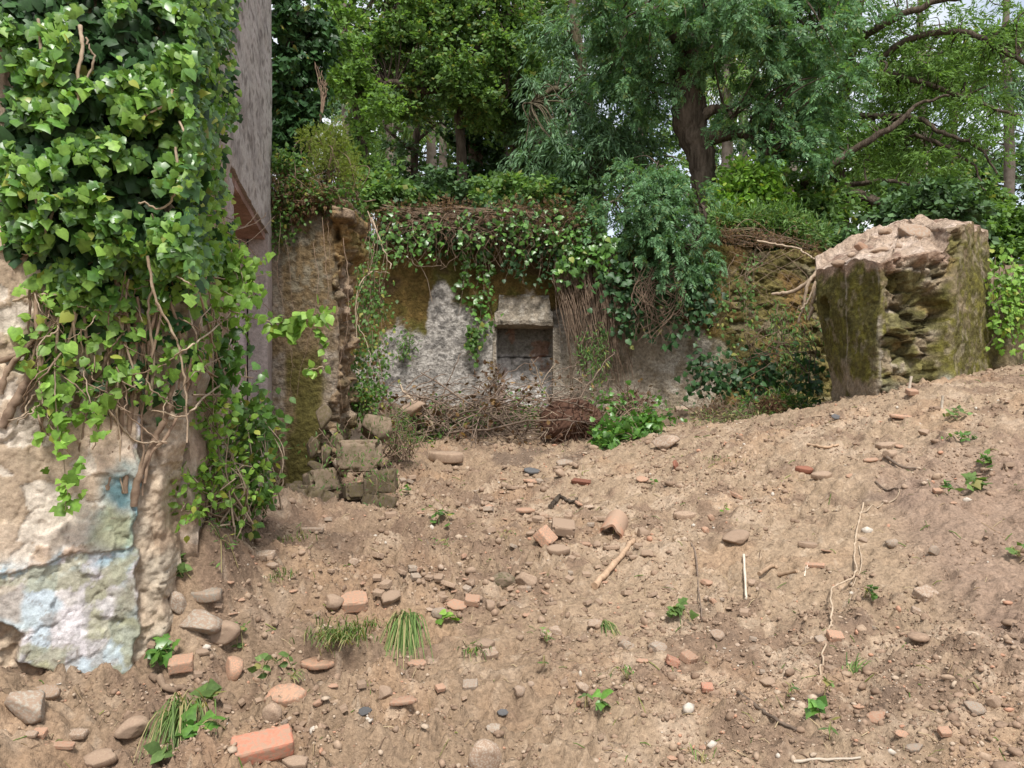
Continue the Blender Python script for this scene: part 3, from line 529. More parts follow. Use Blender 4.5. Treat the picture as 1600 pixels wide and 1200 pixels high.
bw = empty('stone_wall', P(850, 640, 11.2), 'long retaining wall at the back with grey plaster, brown moss and a blocked niche', 'wall')
wm.build('wall', M['mossy'], bw, smooth=False, col=True)
def lincol(V): 
    c = np.tile(np.array([.29, .245, .19]), (len(V), 1)); n = fbm(V, 6, 4, 61); c = mixc(c, (.14, .1, .045), sst(V[:, 2] + .1 * n, zt_ - .06, zt_) * (V[:, 2] > zb)); c = mixc(c, (.2, .17, .13), sst(n, .05, .4)); return mixc(c, (.42, .38, .32), sst(fbm(V, 14, 3, 62), .1, .4) * .6)
# projecting lintel slab: sloping front like a hood
L0, L1 = P(776, 0, 11)[0] - .02, P(863, 0, 11)[0] + .01; zb = CAMZ + (600 - 506) / 1200 * 10.8; zt_ = CAMZ + (600 - 462) / 1200 * 10.9
lm = MB(); sx = np.linspace(0, 1, 50)
prof = np.array([(11.0, zt_ + .02), (10.96, zt_ - .01), (10.91, zb + .14), (10.87, zb + .04), (10.88, zb - .01), (11.0, zb - .04), (11.35, zb - .03)])
fp = np.concatenate([prof[k] * (1 - np.linspace(0, 1, 8, endpoint=False)[:, None]) + prof[k + 1] * np.linspace(0, 1, 8, endpoint=False)[:, None] for k in range(len(prof) - 1)] + [prof[-1:]])
LV = np.array([[L0 + (L1 - L0) * (.06 + .88 * s if z_ > zb + .2 else s), y_, z_] for s in sx for y_, z_ in fp]); LV += .014 * np.stack([fbm(LV, 7, 4, k) for k in range(3)], 1) * 1.8
lm.add(LV, gridF(len(sx), len(fp))[:, ::-1], lincol(LV))
for e in (0, len(sx) - 1):
    b = e * len(fp); lm.add(LV[b:b + len(fp)], [list(range(len(fp)))], (.25, .2, .15))
lm.build('lintel', M['mossy'], bw, smooth=False, col=True)
jm = MB(); jx0 = P(863, 0, 11)[0]; gbox(jm, (jx0 + .003, 10.9, .7), (.11, 0, 0), (0, .3, 0), (0, 0, zb - .75), .03, .03, .03, lambda V: lincol(V) * .8, .012, 7)
gbox(jm, (P(776, 0, 11)[0] - .05, 10.955, .7), (.045, 0, 0), (0, .3, 0), (0, 0, zb - .75), .03, .03, .03, lincol, .01, 7)
jm.build('jamb', M['mossy'], bw, smooth=True, col=True)
# low cracked wall going on to the right of the right stub
cm = MB(); cx0 = P(1552, 0, 8.2)[0]
def crcol(V):
    c = np.tile(np.array([.24, .19, .12]), (len(V), 1)); n = fbm(V, 4, 4, 71); c = mixc(c, MOSS, sst(n, -.2, .2) * .8); return mixc(c, (.07, .06, .04), sst(fbm(V, 8, 4, 72), .2, .45) * .7)
gbox(cm, (cx0, 8.35, 1.0), (5.0, .5, 0), (0, .5, 0), (0, 0, 1.5), .025, .05, .025, crcol, .12, 3, 9)
cw = cm.build('low_wall', M['mossy'], None, smooth=True, col=True); tag(cw, 'low cracked mossy wall remnant running off right from the broken stub', 'wall')
# ---------------------------------------------------------------- loose stones, bricks, tiles
def ico(n):
    import bmesh
    bm = bmesh.new(); bmesh.ops.create_icosphere(bm, subdivisions=n, radius=1); V = np.array([v.co[:] for v in bm.verts]); F = np.array([[v.index for v in f.verts] for f in bm.faces]); bm.free(); return V, F
IC1, IC2, IC4 = ico(1), ico(2), ico(4)
def rockV(ic, seed, planes=9, rough=.05):
    r = np.random.default_rng(seed); nn = nrm(r.normal(size=(planes, 3))); h = r.uniform(.55, .95, planes); D = ic[0] @ nn.T
    R = np.where(D > .05, h[None] / np.maximum(D, .05), 9).min(1); R = np.minimum(R, 1.05); V = ic[0] * R[:, None]
    return V * (1 + rough * fbm(V + seed, 2.2, 4, seed) + rough * .4 * fbm(V + seed, 8, 2, seed))[:, None]
def mk_mesh(name, V, F, m, smooth=False):
    b = MB(); b.add(V, F); return b.mesh(name, m, smooth=smooth)
ROCK = [rockV(IC4, k, 6 + k % 3, .06) for k in range(10)]; ROCKS = [rockV(IC2, k + 40, 9, .08) for k in range(8)]
def shardV(seed, th=.16, n=7, bow=0., asp=.6):
    """flat broken piece: ragged outline with thickness and a rounded, chipped rim"""
    r = np.random.default_rng(seed); a = np.sort(r.uniform(0, 2 * math.pi, n)); a = np.linspace(0, 2 * math.pi, n, endpoint=False) + r.uniform(-.3, .3, n); rad = r.uniform(.75, 1.1, n)
    P0 = np.stack([np.cos(a) * rad, np.sin(a) * rad * asp], 1); m = 6
    O = np.concatenate([P0[k] * (1 - np.linspace(0, 1, m, endpoint=False)[:, None]) + P0[(k + 1) % n] * np.linspace(0, 1, m, endpoint=False)[:, None] for k in range(n)])
    O = O * (1 + .03 * r.normal(size=(len(O), 1))); no = len(O); rings = []
    for sc, z in ((0, -th), (.5, -th), (.94, -th), (1, -th * .7), (1.0, th * .7), (.95, th), (.5, th), (0, th)): rings.append(np.concatenate([O * sc, np.full((no, 1), z)], 1))
    V = np.concatenate(rings); V[:, 2] += bow * (.3 - V[:, 1] ** 2) + .02 * fbm(V + seed, 3, 3, seed)
    i = np.arange(len(rings) - 1)[:, None] * no; k = np.arange(no)[None]; k2 = (k + 1) % no
    return V, np.stack([i + k, i + k2, i + no + k2, i + no + k], -1).reshape(-1, 4)
def brickV(seed, dims, chip=.12):
    V, F = [], []; b = MB(); gbox(b, (-1, -1, -1), (2, 0, 0), (0, 2, 0), (0, 0, 2), .1, .1, .14, lambda v: np.ones((len(v), 3)), 0, 1)
    V = np.concatenate(b.v); F = np.concatenate(b.f); r = np.random.default_rng(seed)
    e = np.sort(np.abs(V), 1); corner = sst(e[:, 1], .72, 1.0) * sst(e[:, 2], .8, 1)
    V = V * (1 - corner * (.06 + chip * np.clip(fbm(V + seed, 1.6, 3, seed), 0, 1)))[:, None]; D = np.array(dims)
    V = V * D; return V + .012 * np.stack([fbm(V * 40 + seed, .35, 4, seed + k) for k in range(3)], 1) * D.mean() * 2, F
_meshes = {}
def place(name, me, loc, rot, scale, label, cat, group=None):
    o = link(name, me); o.location = [float(v) for v in loc]; o.rotation_euler = rot; o.scale = scale if hasattr(scale, '__len__') else (scale,) * 3
    return tag(o, label, cat, group)
def gmesh(kind, k, m):
    key = (kind, k, m)
    if key not in _meshes:
        V, F = {'rock': lambda: (ROCK[k % 10], IC4[1]), 'small': lambda: (ROCKS[k % 8], IC2[1]), 'shard': lambda: shardV(k, .13), 'curved': lambda: shardV(k, .1, 6, .35), 'slab': lambda: shardV(k, .24, 8, 0, .55),
                'brick': lambda: brickV(k, (1, .5, .3)), 'bar': lambda: brickV(k, (1, .28, .16), .2), 'half': lambda: brickV(k, (.9, .75, .45), .3), 'block': lambda: brickV(k, (1, .75, .72), 1.1)}[kind]()
        _meshes[key] = mk_mesh({'rock': 'stone', 'small': 'stone', 'shard': 'tile_shard', 'curved': 'tile_shard', 'slab': 'stone_slab', 'brick': 'brick', 'bar': 'brick_piece', 'half': 'brick_piece', 'block': 'stone'}[kind], V, F, M[m], smooth=False)
    return _meshes[key]
def item(kind, m, px, py, w, h, label, yaw=0., tilt=.35, sink=.5, k=None, name=None, cat=None, group=None, d=None, deep=.8, z=None):
    """w, h: size in photo pixels of the visible piece; its true size follows from its distance"""
    g = G(px, py + (h * .3)) if d is None else P(px, py, d)
    s = w / 1200 * g[1] / 2; hh = h / 1200 * g[1] / 2; k = (int(px) * 7 + int(py)) % 9 if k is None else k
    r = random.Random(int(px * 31 + py)); dz = 1.0
    if kind in ('rock', 'small'): sc = (s, s * deep * r.uniform(.8, 1.1), max(hh, s * .45)); dz = sc[2] * (.8 - sink); rot = (r.uniform(-.3, .3), r.uniform(-.3, .3), yaw if yaw else r.uniform(-.4, .4))
    else: sc = (s,) * 3; th = {'shard': .13, 'curved': .12, 'slab': .24, 'brick': .3, 'bar': .16, 'half': .45, 'block': .7}[kind]; dz = s * th * (1 - sink) + s * abs(math.sin(tilt)) * .25; rot = (tilt, r.uniform(-.12, .12), yaw)
    nm = name or {'rock': 'stone', 'small': 'stone', 'shard': 'tile_shard', 'curved': 'tile_shard', 'slab': 'stone_slab', 'brick': 'brick', 'bar': 'brick_piece', 'half': 'brick_piece'}[kind]
    return place(nm, gmesh(kind, k, m), (g[0], g[1], g[2] + dz if d is None else (z if z is not None else g[2])), rot, sc, label, cat or {'stone': 'stone', 'tile_shard': 'tile piece', 'stone_slab': 'stone slab', 'brick': 'brick', 'brick_piece': 'brick piece'}.get(nm, nm.replace('_', ' ')), group)
items = [
 ('brick', 'brick', 410, 1176, 92, 40, 'whole red brick lying at the bottom edge of the photo', dict(yaw=.42, tilt=.3)),
 ('slab', 'terra', 447, 1091, 78, 36, 'large flat dark red tile slab just above the whole red brick', dict(yaw=-.35, tilt=.45, name='tile_slab', k=3)),
 ('shard', 'terra', 497, 1041, 60, 14, 'thin orange tile sliver below the green weed tuft', dict(tilt=.1)),
 ('half', 'terra', 852, 836, 40, 46, 'pinkish hollow brick half standing beside the arched tile', dict(yaw=1.2, tilt=.8)),
 ('shard', 'terra', 714, 944, 36, 30, 'pointed orange tile shard left of the brown boulder', dict(tilt=.7)),
 ('half', 'terra', 553, 941, 46, 26, 'orange brown brick lump on the ledge above the drooping grass', dict(yaw=.3)),
 ('curved', 'terra', 1376, 1121, 44, 24, 'bright orange tile shard at lower right among grey pebbles', dict(yaw=-.4, tilt=.5)),
 ('bar', 'terra', 1272, 880, 32, 20, 'small orange tile strip under the two tiny white sticks', dict(yaw=-.55, tilt=.3)),
 ('bar', 'terra', 1149, 768, 34, 30, 'upright pale orange tile strip above the long white stick', dict(yaw=1.75, tilt=.3)),
 ('shard', 'terra', 1360, 718, 24, 14, 'flat orange tile chip beside a dark twig on the upper mound', {}),
 ('half', 'brick', 1051, 1030, 26, 26, 'square reddish brick end, left of a pair on the slope', dict(yaw=1.5)),
 ('half', 'terra', 1076, 1027, 28, 22, 'paler brick end, right of a pair on the slope', dict(yaw=.8)),
 ('slab', 'rust_tile', 1258, 733, 30, 14, 'dark red tile edge jutting from the upper mound', dict(name='tile_slab')),
 ('slab', 'tan', 1285, 742, 34, 20, 'tan stone slab right of the dark red tile edge', {}),
 ('half', 'brick', 1105, 1076, 20, 15, 'small dark red brick lump near the lower dark twig', {}),
 ('shard', 'terra', 1407, 650, 36, 12, 'orange tile flake near the crest below the upright peg', dict(tilt=.15)),
 ('half', 'pale', 1446, 926, 34, 30, 'pale pinkish block, upper of two at right', dict(yaw=.4)),
 ('half', 'pale', 1431, 951, 18, 22, 'pale pinkish block, lower of two at right', dict(yaw=1.2)),
 ('rock', 'pale', 1120, 994, 24, 18, 'yellowish rounded stone right of the uprooted ivy sprig', {}),
 ('slab', 'pale', 929, 970, 28, 30, 'pale oval stone left of the green frond', dict(tilt=.8)),
 ('rock', 'pale', 756, 1186, 52, 56, 'big pale lumpy stone cut off by the bottom edge', dict(sink=.3)),
 ('half', 'pale', 766, 1021, 24, 22, 'white cornered stone below the tan slab', dict(yaw=.5)),
 ('slab', 'tan', 757, 1006, 38, 18, 'flat tan slab right of the drooping grass tuft', dict(yaw=.3, tilt=.3)),
 ('rock', 'tan', 821, 903, 36, 26, 'brown boulder left of the long pale stick', dict(deep=.9)),
 ('rock', 'moss_stone', 783, 907, 44, 30, 'grey mossy stone left of the brown boulder', {}),
 ('rock', 'pale', 866, 984, 26, 20, 'chalky white rubble lump above centre bottom', {}), ('rock', 'pale', 853, 990, 18, 14, 'small chalky lump left of the white rubble lump', {}),
 ('rock', 'pale', 811, 1083, 20, 18, 'round whitish stone below the fresh green leaf', {}), ('rock', 'pale', 829, 1070, 12, 10, 'tiny white pebble right of the round whitish stone', {}),
 ('half', 'grey', 735, 1070, 26, 18, 'grey square stone right of the orange cube', {}), ('half', 'terra', 688, 1078, 16, 18, 'little orange brick cube above bottom centre', dict(yaw=.6)),
 ('slab', 'grey', 772, 1141, 32, 26, 'grey brown slab above the big pale stone', dict(tilt=.6)), ('slab', 'slate', 785, 1113, 20, 20, 'blue grey slate chip right above the grey brown slab', dict(tilt=.9)),
 ('shard', 'slate', 571, 1113, 24, 16, 'dark bent slate chip in the lower left soil', dict(tilt=.7)),
 ('shard', 'terra', 628, 1100, 46, 14, 'long flat salmon tile fragment below the drooping grass', dict(tilt=.1, yaw=.1)), ('shard', 'terra', 655, 1040, 40, 10, 'narrow salmon tile streak left of the drooping grass foot', dict(tilt=.15, yaw=.3)),
 ('slab', 'pale', 411, 868, 46, 20, 'pale layered flat stone near the ivy wall foot', dict(tilt=.2)), ('slab', 'pale', 424, 884, 22, 12, 'small pale stone below the layered flat stone', {}),
 ('bar', 'pale', 487, 828, 36, 12, 'whitish brick half buried in the hollow', dict(tilt=.1)), ('rock', 'pale', 552, 877, 16, 12, 'little white stone in the hollow above the ledge', {}),
 ('slab', 'grey', 322, 940, 60, 20, 'grey flat ledge stone at the wall corner', dict(tilt=.12, sink=-.3)), ('rock', 'grey', 276, 942, 30, 40, 'upright dark grey stone at the wall corner', {}), ('rock', 'grey', 312, 968, 70, 34, 'wide grey brown block below the ledge stone', {}),
 ('rock', 'tan', 345, 985, 60, 36, 'earthy block right of the wide grey block', {}),
 ('rock', 'pale', 1040, 690, 46, 26, 'big pale boulder on the mound crest', {}), ('curved', 'rust_tile', 1055, 722, 30, 34, 'dark red curved pot shard standing under the crest boulder', dict(tilt=1.3, yaw=1.1)),
 ('rock', 'tan', 1154, 633, 24, 14, 'rounded stone in front of the mossy back wall', {}), ('half', 'pale', 1065, 640, 20, 16, 'pinkish block behind the crest right of the ivy heap', {}),
 ('bar', 'terra', 93, 1166, 44, 16, 'orange brick strip at the foot of the painted wall', dict(yaw=.1, tilt=.2)), ('slab', 'pale', 48, 1150, 26, 12, 'white flat chip left of the orange brick strip', {}), ('rock', 'tan', 205, 1137, 50, 30, 'brown oblong stone below the painted wall', {}),
 ('slab', 'tan', 155, 1185, 54, 40, 'beige slab in the bottom left corner rubble', dict(tilt=.5)), ('slab', 'tan', 463, 1188, 44, 26, 'tan flat stone right of the whole red brick', dict(tilt=.4)), ('half', 'terra', 62, 1148, 22, 14, 'pink brick crumb left of the orange brick strip', {}),
 ('rock', 'grey', 40, 1105, 90, 50, 'large grey plaster chunk fallen at the wall foot', dict(sink=.35, deep=.6)), ('slab', 'pale', 75, 1085, 46, 24, 'pale plaster flake on top of the fallen grey chunk', dict(tilt=.6)), ('slab', 'pale', 120, 1150, 40, 20, 'pale plaster flake right of the orange brick strip', dict(tilt=.2)),
 ('half', 'terra', 283, 1030, 40, 46, 'orange ribbed brick half buried at the wall corner', dict(tilt=.2, yaw=.3)), ('rock', 'terra', 365, 1045, 30, 40, 'ochre clay lump right of the ribbed brick', {}),
 ('shard', 'slate', 1306, 652, 16, 14, 'blue grey slate chip on the mound crest', dict(tilt=1.2)), ('half', 'terra', 1425, 612, 18, 18, 'orange lump at the foot of the upright peg', {}),
 ('slab', 'tan', 1068, 806, 38, 14, 'flat beige stone on the middle slope', dict(tilt=.2)), ('rock', 'terra', 1110, 810, 12, 12, 'orange round stone, upper of two by a green leaf', {}), ('rock', 'terra', 1101, 828, 14, 14, 'orange round stone, lower of two by a green leaf', {}),
 ('rock', 'tan', 1150, 838, 46, 24, 'dark soil covered lump above the long white stick', {}), ('slab', 'tan', 1263, 853, 32, 10, 'thin tan slab left above the orange tile strip', dict(tilt=.1)), ('rock', 'grey', 1393, 848, 20, 16, 'light grey stone near the fine vine on the right slope', {}),
 ('rock', 'grey', 1458, 862, 18, 16, 'grey cube like stone on the right slope', {}), ('rock', 'pale', 1348, 845, 14, 10, 'white stone beside the fine vine', {}), ('half', 'terra', 1305, 994, 26, 20, 'pinkish brick lump under the end of the fine vine', {}), ('shard', 'terra', 1452, 1033, 14, 12, 'tiny pink tile chip far right', {}),
 ('shard', 'terra', 1342, 1102, 20, 18, 'pink tile chip left of the bright orange shard', {}), ('shard', 'terra', 1408, 1150, 22, 20, 'pink tile chip below the bright orange shard', dict(tilt=.8)), ('half', 'terra', 1476, 1142, 20, 18, 'orange brick lump at lower right among pebbles', {}), ('slab', 'grey', 1428, 1168, 28, 16, 'grey flat stone near the bottom right', {}),
 ('rock', 'grey', 1522, 1105, 34, 22, 'grey stone right of the orange brick lump', {}), ('rock', 'tan', 1553, 1098, 26, 20, 'tan stone far right above the grey stones', {}), ('shard', 'terra', 1050, 1186, 16, 18, 'pink tile sliver at the bottom edge, left one', {}), ('shard', 'terra', 1072, 1172, 12, 12, 'pink tile sliver near the bottom edge, right one', {}),
 ('slab', 'tan', 1200, 1065, 28, 22, 'tan slab beside the lower dark twig', dict(tilt=.7)), ('rock', 'grey', 978, 1010, 26, 20, 'grey stone, left of two below the green frond', {}), ('rock', 'grey', 1027, 1010, 30, 16, 'grey stone, right of two below the green frond', {}), ('rock', 'pale', 908, 1072, 24, 14, 'white patch of mortar rubble at lower centre', {}), ('shard', 'terra', 1003, 1030, 20, 20, 'pink tile flake left of the square brick end', {}),
 ('shard', 'grey', 880, 722, 34, 12, 'pale grey tile lying in the dark soil below the brush', dict(yaw=.6)), ('shard', 'slate', 832, 735, 30, 12, 'black slate piece over a pink tile near the crest', dict(yaw=.3)), ('shard', 'terra', 832, 750, 28, 10, 'pink tile under the black slate piece', dict(tilt=.1)),
 ('bar', 'rust_tile', 910, 752, 38, 18, 'dark red brick bar lying askew left of the arched tile', dict(yaw=-.7)), ('shard', 'terra', 1004, 746, 22, 18, 'orange tile shard right of the dark red brick bar', dict(tilt=.6)), ('shard', 'terra', 820, 797, 32, 14, 'orange tile shard left of the root clod', dict(tilt=.2)), ('shard', 'pale', 920, 790, 18, 14, 'white tile shard left of the arched tile', {}),
 ('slab', 'tan', 700, 715, 60, 18, 'reddish plank like tile below the brush pile', dict(tilt=.1)), ('rock', 'tan', 1004, 830, 22, 16, 'tan stone at the top end of the long pale stick', {}), ('slab', 'tan', 870, 860, 40, 18, 'tan slab under the pinkish hollow brick', {}), ('half', 'tan', 880, 828, 40, 16, 'pinkish flat brick right of the hollow brick half', {}),
 ('rock', 'tan', 1020, 888, 0.1, 0.1, '', None),
 ('rock', 'terra', 1103, 910, 20, 10, 'orange brown chip right of the dark hanging root', {}), ('rock', 'pale', 1104, 938, 12, 10, 'white chip left of a pink chip near the long white stick', {}), ('rock', 'terra', 1114, 940, 12, 10, 'pink chip right of a white chip near the long white stick', {}), ('rock', 'pale', 1046, 917, 14, 14, 'pale cube like pebble right of the long pale stick', {}),
 ('rock', 'tan', 520, 942, 34, 24, 'rounded pinkish stone left of the orange brown lump', {}), ('slab', 'tan', 610, 935, 40, 26, 'sloping grey brown slab right of the orange brown lump', dict(tilt=.7, yaw=.5)), ('rock', 'grey', 686, 962, 24, 20, 'grey stone below the pointed orange shard', {}), ('shard', 'pale', 672, 952, 14, 10, 'white splinter left of the pointed orange shard', {}), ('half', 'terra', 738, 938, 26, 16, 'pinkish brick lump right of the pointed orange shard', {}),
 ('rock', 'tan', 765, 945, 18, 18, 'brownish pebble right of the pinkish brick lump', {}), ('slab', 'terra', 725, 868, 16, 28, 'orange tile stump leaning in the soil above the shards', dict(tilt=1.1, yaw=1.0)), ('rock', 'terra', 497, 1100, 18, 12, 'orange yellow stone right of the dark red tile slab', {}), ('bar', 'tan', 474, 1130, 26, 10, 'short tan brick stick below the dark red tile slab', dict(yaw=1.5)),
 ('rock', 'tan', 425, 1118, 30, 34, 'earthy yellow lump left of the short tan brick', {}), ('rock', 'tan', 600, 1085, 26, 24, 'tan wedge of stone below the drooping grass', {}), ('shard', 'terra', 520, 1070, 18, 16, 'pale pink tile corner under the orange sliver', {}),
 ('rock', 'tan', 1443, 675, 20, 12, 'tan stone below the orange tile flake', {}), ('slab', 'tan', 1385, 695, 30, 14, 'long beige shard on the upper mound', dict(yaw=-.3)), ('shard', 'terra', 1407, 697, 18, 12, 'orange chip right of the long beige shard', {}), ('rock', 'tan', 1390, 710, 22, 16, 'beige boulder under the long beige shard', {}),
 ('shard', 'terra', 1328, 742, 14, 12, 'upright orange tile chip left of the dark twig', dict(tilt=1.)), ('half', 'terra', 1465, 768, 14, 12, 'orange cube chip, upper of two beside the ivy leaves', {}), ('shard', 'terra', 1489, 783, 14, 12, 'orange flat chip, lower of two beside the ivy leaves', {}),
]
for kind, m, px, py, w_, h_, lab, kw in items:
    if kw is None: continue
    item(kind, m, px, py, w_, h_, lab, **kw)
# stones tumbled out of the left stub's foot
for px, py, w_, h_, m, lab, d in [(503, 752, 56, 44, 'moss_stone', 'big square greenish stone at the base of the left stub', 7.0), (556, 768, 42, 40, 'damp', 'brown block right of the big square stone', 7.0), (595, 752, 56, 42, 'damp', 'dark brown boulder at the right end of the stub base', 7.0), (562, 712, 78, 48, 'moss_stone', 'large mossy boulder in the heap at the left stub', 7.05),
                            (590, 790, 56, 34, 'damp', 'low reddish stone under the dark brown boulder', 6.9), (588, 668, 66, 50, 'moss_stone', 'mossy upper boulder behind the left stub', 7.6), (488, 698, 26, 36, 'damp', 'grey stone wedged left in the stub footing', 7.0), (510, 712, 30, 40, 'damp', 'tall dark grey stone wedged in the stub footing', 7.02), (494, 728, 34, 16, 'damp', 'flat grey stone lying on the big square stone', 7.0),
                            (528, 725, 22, 20, 'grey', 'small pale stone between the mossy boulder and the square stone', 6.98), (527, 690, 26, 26, 'damp', 'reddish stone under the mossy upper boulder', 7.05), (466, 762, 26, 22, 'damp', 'brown stone at the left of the stub base', 7.05), (480, 790, 90, 24, 'damp', 'low wide brown stone under the stub base', 6.85), (505, 655, 30, 44, 'damp', 'grey lichened stone in the stub edge', 7.1), (645, 640, 50, 26, 'tan', 'reddish rubble lump left of the brush pile', 9.2)]:
    item('block' if w_ > 38 and py > 700 else 'rock', m, px, py, w_ * .88, h_, lab, d=d, sink=0, k=int(px) % 10, tilt=((px * 7) % 10 - 5) * .07, yaw=((px * 3) % 10 - 5) * .16, name='stone')
# the rubble lying on the right stub
for px, py, w_, h_, m, lab, d in [(1428, 368, 56, 34, 'pale', 'large pale boulder on top of the right wall stub', 8.0), (1345, 385, 20, 14, 'terra', 'orange brown stone on the sloping left shoulder of the right stub', 7.9), (1385, 362, 24, 14, 'tan', 'tan stone left of the pale boulder on the stub', 8.2), (1415, 347, 14, 8, 'pale', 'white stone at the very top of the right stub', 8.5), (1492, 350, 16, 8, 'pale', 'white chip on the flat top edge of the right stub', 8.3), (1375, 395, 34, 16, 'tan', 'flat pinkish clod on the stub shoulder', 7.75), (1465, 392, 22, 14, 'tan', 'pinkish stone right below the pale boulder', 7.75), (1310, 412, 22, 12, 'tan', 'brownish clod at the left lip of the right stub', 8.0), (1400, 385, 18, 12, 'pale', 'small pale stone below the pale boulder on the stub', 7.8), (1450, 358, 20, 12, 'tan', 'tan stone right of the pale boulder on the stub', 8.3), (1365, 372, 14, 10, 'pale', 'little pale stone on the middle of the stub top', 8.0), (1330, 398, 14, 9, 'pale', 'little pale stone on the left shoulder of the stub', 7.9), (1480, 372, 26, 14, 'tan', 'wide tan clod near the flat right edge of the stub top', 8.1)]:
    item('rock', m, px, py, w_, h_, lab, d=d, sink=0)
# arched roof tile with its broken front edge
g = G(952, 838); rt = MB(); a = np.linspace(.0, math.pi, 22); L = np.linspace(0, .26, 8); pr = []
for r_, rev in ((.105, 0), (.085, 1)):
    for l in L: pr.append(np.stack([-np.cos(a) * r_ * (1 - .15 * l), np.full(22, l) + (.02 * np.sin(a * 5) if l == 0 else 0), np.sin(a) * r_ * 1.25], 1))
V = np.concatenate(pr); nL = len(L); Fo = gridF(nL, 22); rt.add(V, np.concatenate([Fo, (Fo + nL * 22)[:, ::-1]])); i = np.arange(21)
rt.add(V, np.stack([i, i + 1, nL * 22 + i + 1, nL * 22 + i], -1)); k_ = np.arange(nL - 1) * 22
for e in (0, 21): rt.add(V, np.stack([k_ + e, k_ + 22 + e, k_ + 22 + e + nL * 22, k_ + e + nL * 22], -1))
place('roof_tile', rt.mesh('roof_tile', M['terra'], smooth=False), (g[0], g[1] - .02, g[2] - .01), (.4, .25, -.3), .8, 'arched terracotta roof tile standing on end in the middle of the slope', 'roof tile')
# repeats: many lesser stones, told apart only by kind and zone
zones = [('on the lower slope by the viewer', lambda x, y: y < 3.3 and x > -.3), ('in the rubble below the painted wall', lambda x, y: y < 4.2 and x <= -.3), ('on the middle of the slope', lambda x, y: 3.3 <= y < 5), ('on the upper slope under the crest', lambda x, y: y >= 5)]
kinds = [('half', 'tan', 'small blocky brown stone', 9, 18, .3), ('small', 'tan', 'small brown stone', 9, 18, .2), ('small', 'pale', 'small whitish stone', 6, 11, .12), ('half', 'grey', 'small grey stone', 9, 16, .08), ('shard', 'terra', 'small orange tile chip', 9, 22, .18), ('slab', 'tan', 'small flat tan chip', 10, 24, .15)]
r = random.Random(5); nrep = 0
while nrep < 250:
    px = r.uniform(230, 1595) if nrep % 2 else r.gauss(790, 130); py = 1200 - 480 * r.random() ** .8 if nrep % 2 else r.uniform(725, 1010)
    if px < 420 and py < 900: continue
    g = G(px, py)
    if g[1] > 9 or g[1] < 2.0: continue
    q = np.array([[g[0], g[1], 0]])
    if fbm(q, 1.6, 3, 88)[0] < r.uniform(-.2, .3): continue
    kd = r.choices(kinds, [k[5] for k in kinds])[0]; zn = next((z for z, f in zones if f(g[0], g[1])), zones[2][0])
    lab = kd[2] + ' ' + zn; w_ = r.uniform(kd[3], kd[4]) * r.uniform(.8, 1.25)
    item(kd[0], kd[1], px, py, w_, w_ * .7, lab, yaw=r.uniform(0, 6), tilt=r.uniform(-.5, .6), sink=r.uniform(.35, .75), group=lab.replace('small', 'small loose').replace('stone', 'stones').replace('chip', 'chips')); nrep += 1
# ---------------------------------------------------------------- loose gravel and clods (uncountable)
def scatter_gravel(n, smin, smax, seed, ic):
    r = np.random.default_rng(seed); d = 2.0 + 7.4 * r.random(n * 3) ** 1.5; px = r.uniform(-60, 1660, n * 3); x = (px - 800) / 1200 * d
    p = np.stack([x, d, 0 * x], 1); dens = 1.9 * fbm(p, 1.3, 3, 66) + .9 * fbm(p, 4.5, 3, 67) + .2 * (x > .3); k = dens > r.uniform(-.6, .8, n * 3)
    k &= ~((x < -1.05) & (d > 3.2) & (d < 4.2) & (x < -1.4)); x, d = x[k][:n], d[k][:n]; n = len(x); z = ground_h(x, d); s = smin + (smax - smin) * r.random(n) ** 4.0; s = s * (.6 + .1 * d)
    va = [rockV(ic, 100 + j, 6, .08) for j in range(8)]; va = np.stack(va); V = va[r.integers(0, 8, n)]; sc = s[:, None] * r.uniform(.35, 1.35, (n, 3)); a = r.uniform(0, 6.28, n); ca, sa = np.cos(a)[:, None], np.sin(a)[:, None]
    V = V * sc[:, None]; V = np.stack([V[..., 0] * ca - V[..., 1] * sa, V[..., 0] * sa + V[..., 1] * ca, V[..., 2] * .8], -1) + np.stack([x, d, z + s * .15], 1)[:, None]
    F = ic[1][None] + (np.arange(n) * len(ic[0]))[:, None, None]; return V.reshape(-1, 3), F.reshape(-1, 3)
gb = MB(); gb.add(*scatter_gravel(56000, .0035, .0125, 1, ico(1))); gb.add(*scatter_gravel(9000, .008, .026, 2, ico(1))); gb.add(*scatter_gravel(260, .018, .045, 3, IC2))
gv = gb.build('gravel', M['gravel'], None, smooth=False); tag(gv, 'loose crumbs of soil and gravel strewn over the dirt slope', None, kind='stuff')
lb = MB(); r = np.random.default_rng(9)
for _ in range(1700):
    d = 2.1 + 7 * r.random() ** 1.3; px = r.uniform(0, 1600); x = (px - 800) / 1200 * d
    if x < -1.3 and d > 3.2: continue
    z = GZ(x, d); l = r.uniform(.012, .07) * (.7 + .08 * d); a = r.uniform(0, 6.28); w_ = r.uniform(.0008, .0022) * (.7 + .12 * d); dx, dy = math.cos(a) * l, math.sin(a) * l
    z2 = GZ(x + dx, d + dy); V, F = tubeVF([(x, d, z + .004), (x + dx * .5, d + dy * .5, (z + z2) / 2 + r.uniform(.004, .015)), (x + dx, d + dy, z2 + .005)], w_, 4); lb.add(V, F)
ll = lb.build('plant_litter', M['litter'], None); tag(ll, 'scattered straw, rootlets and twig bits on the soil', None, kind='stuff')
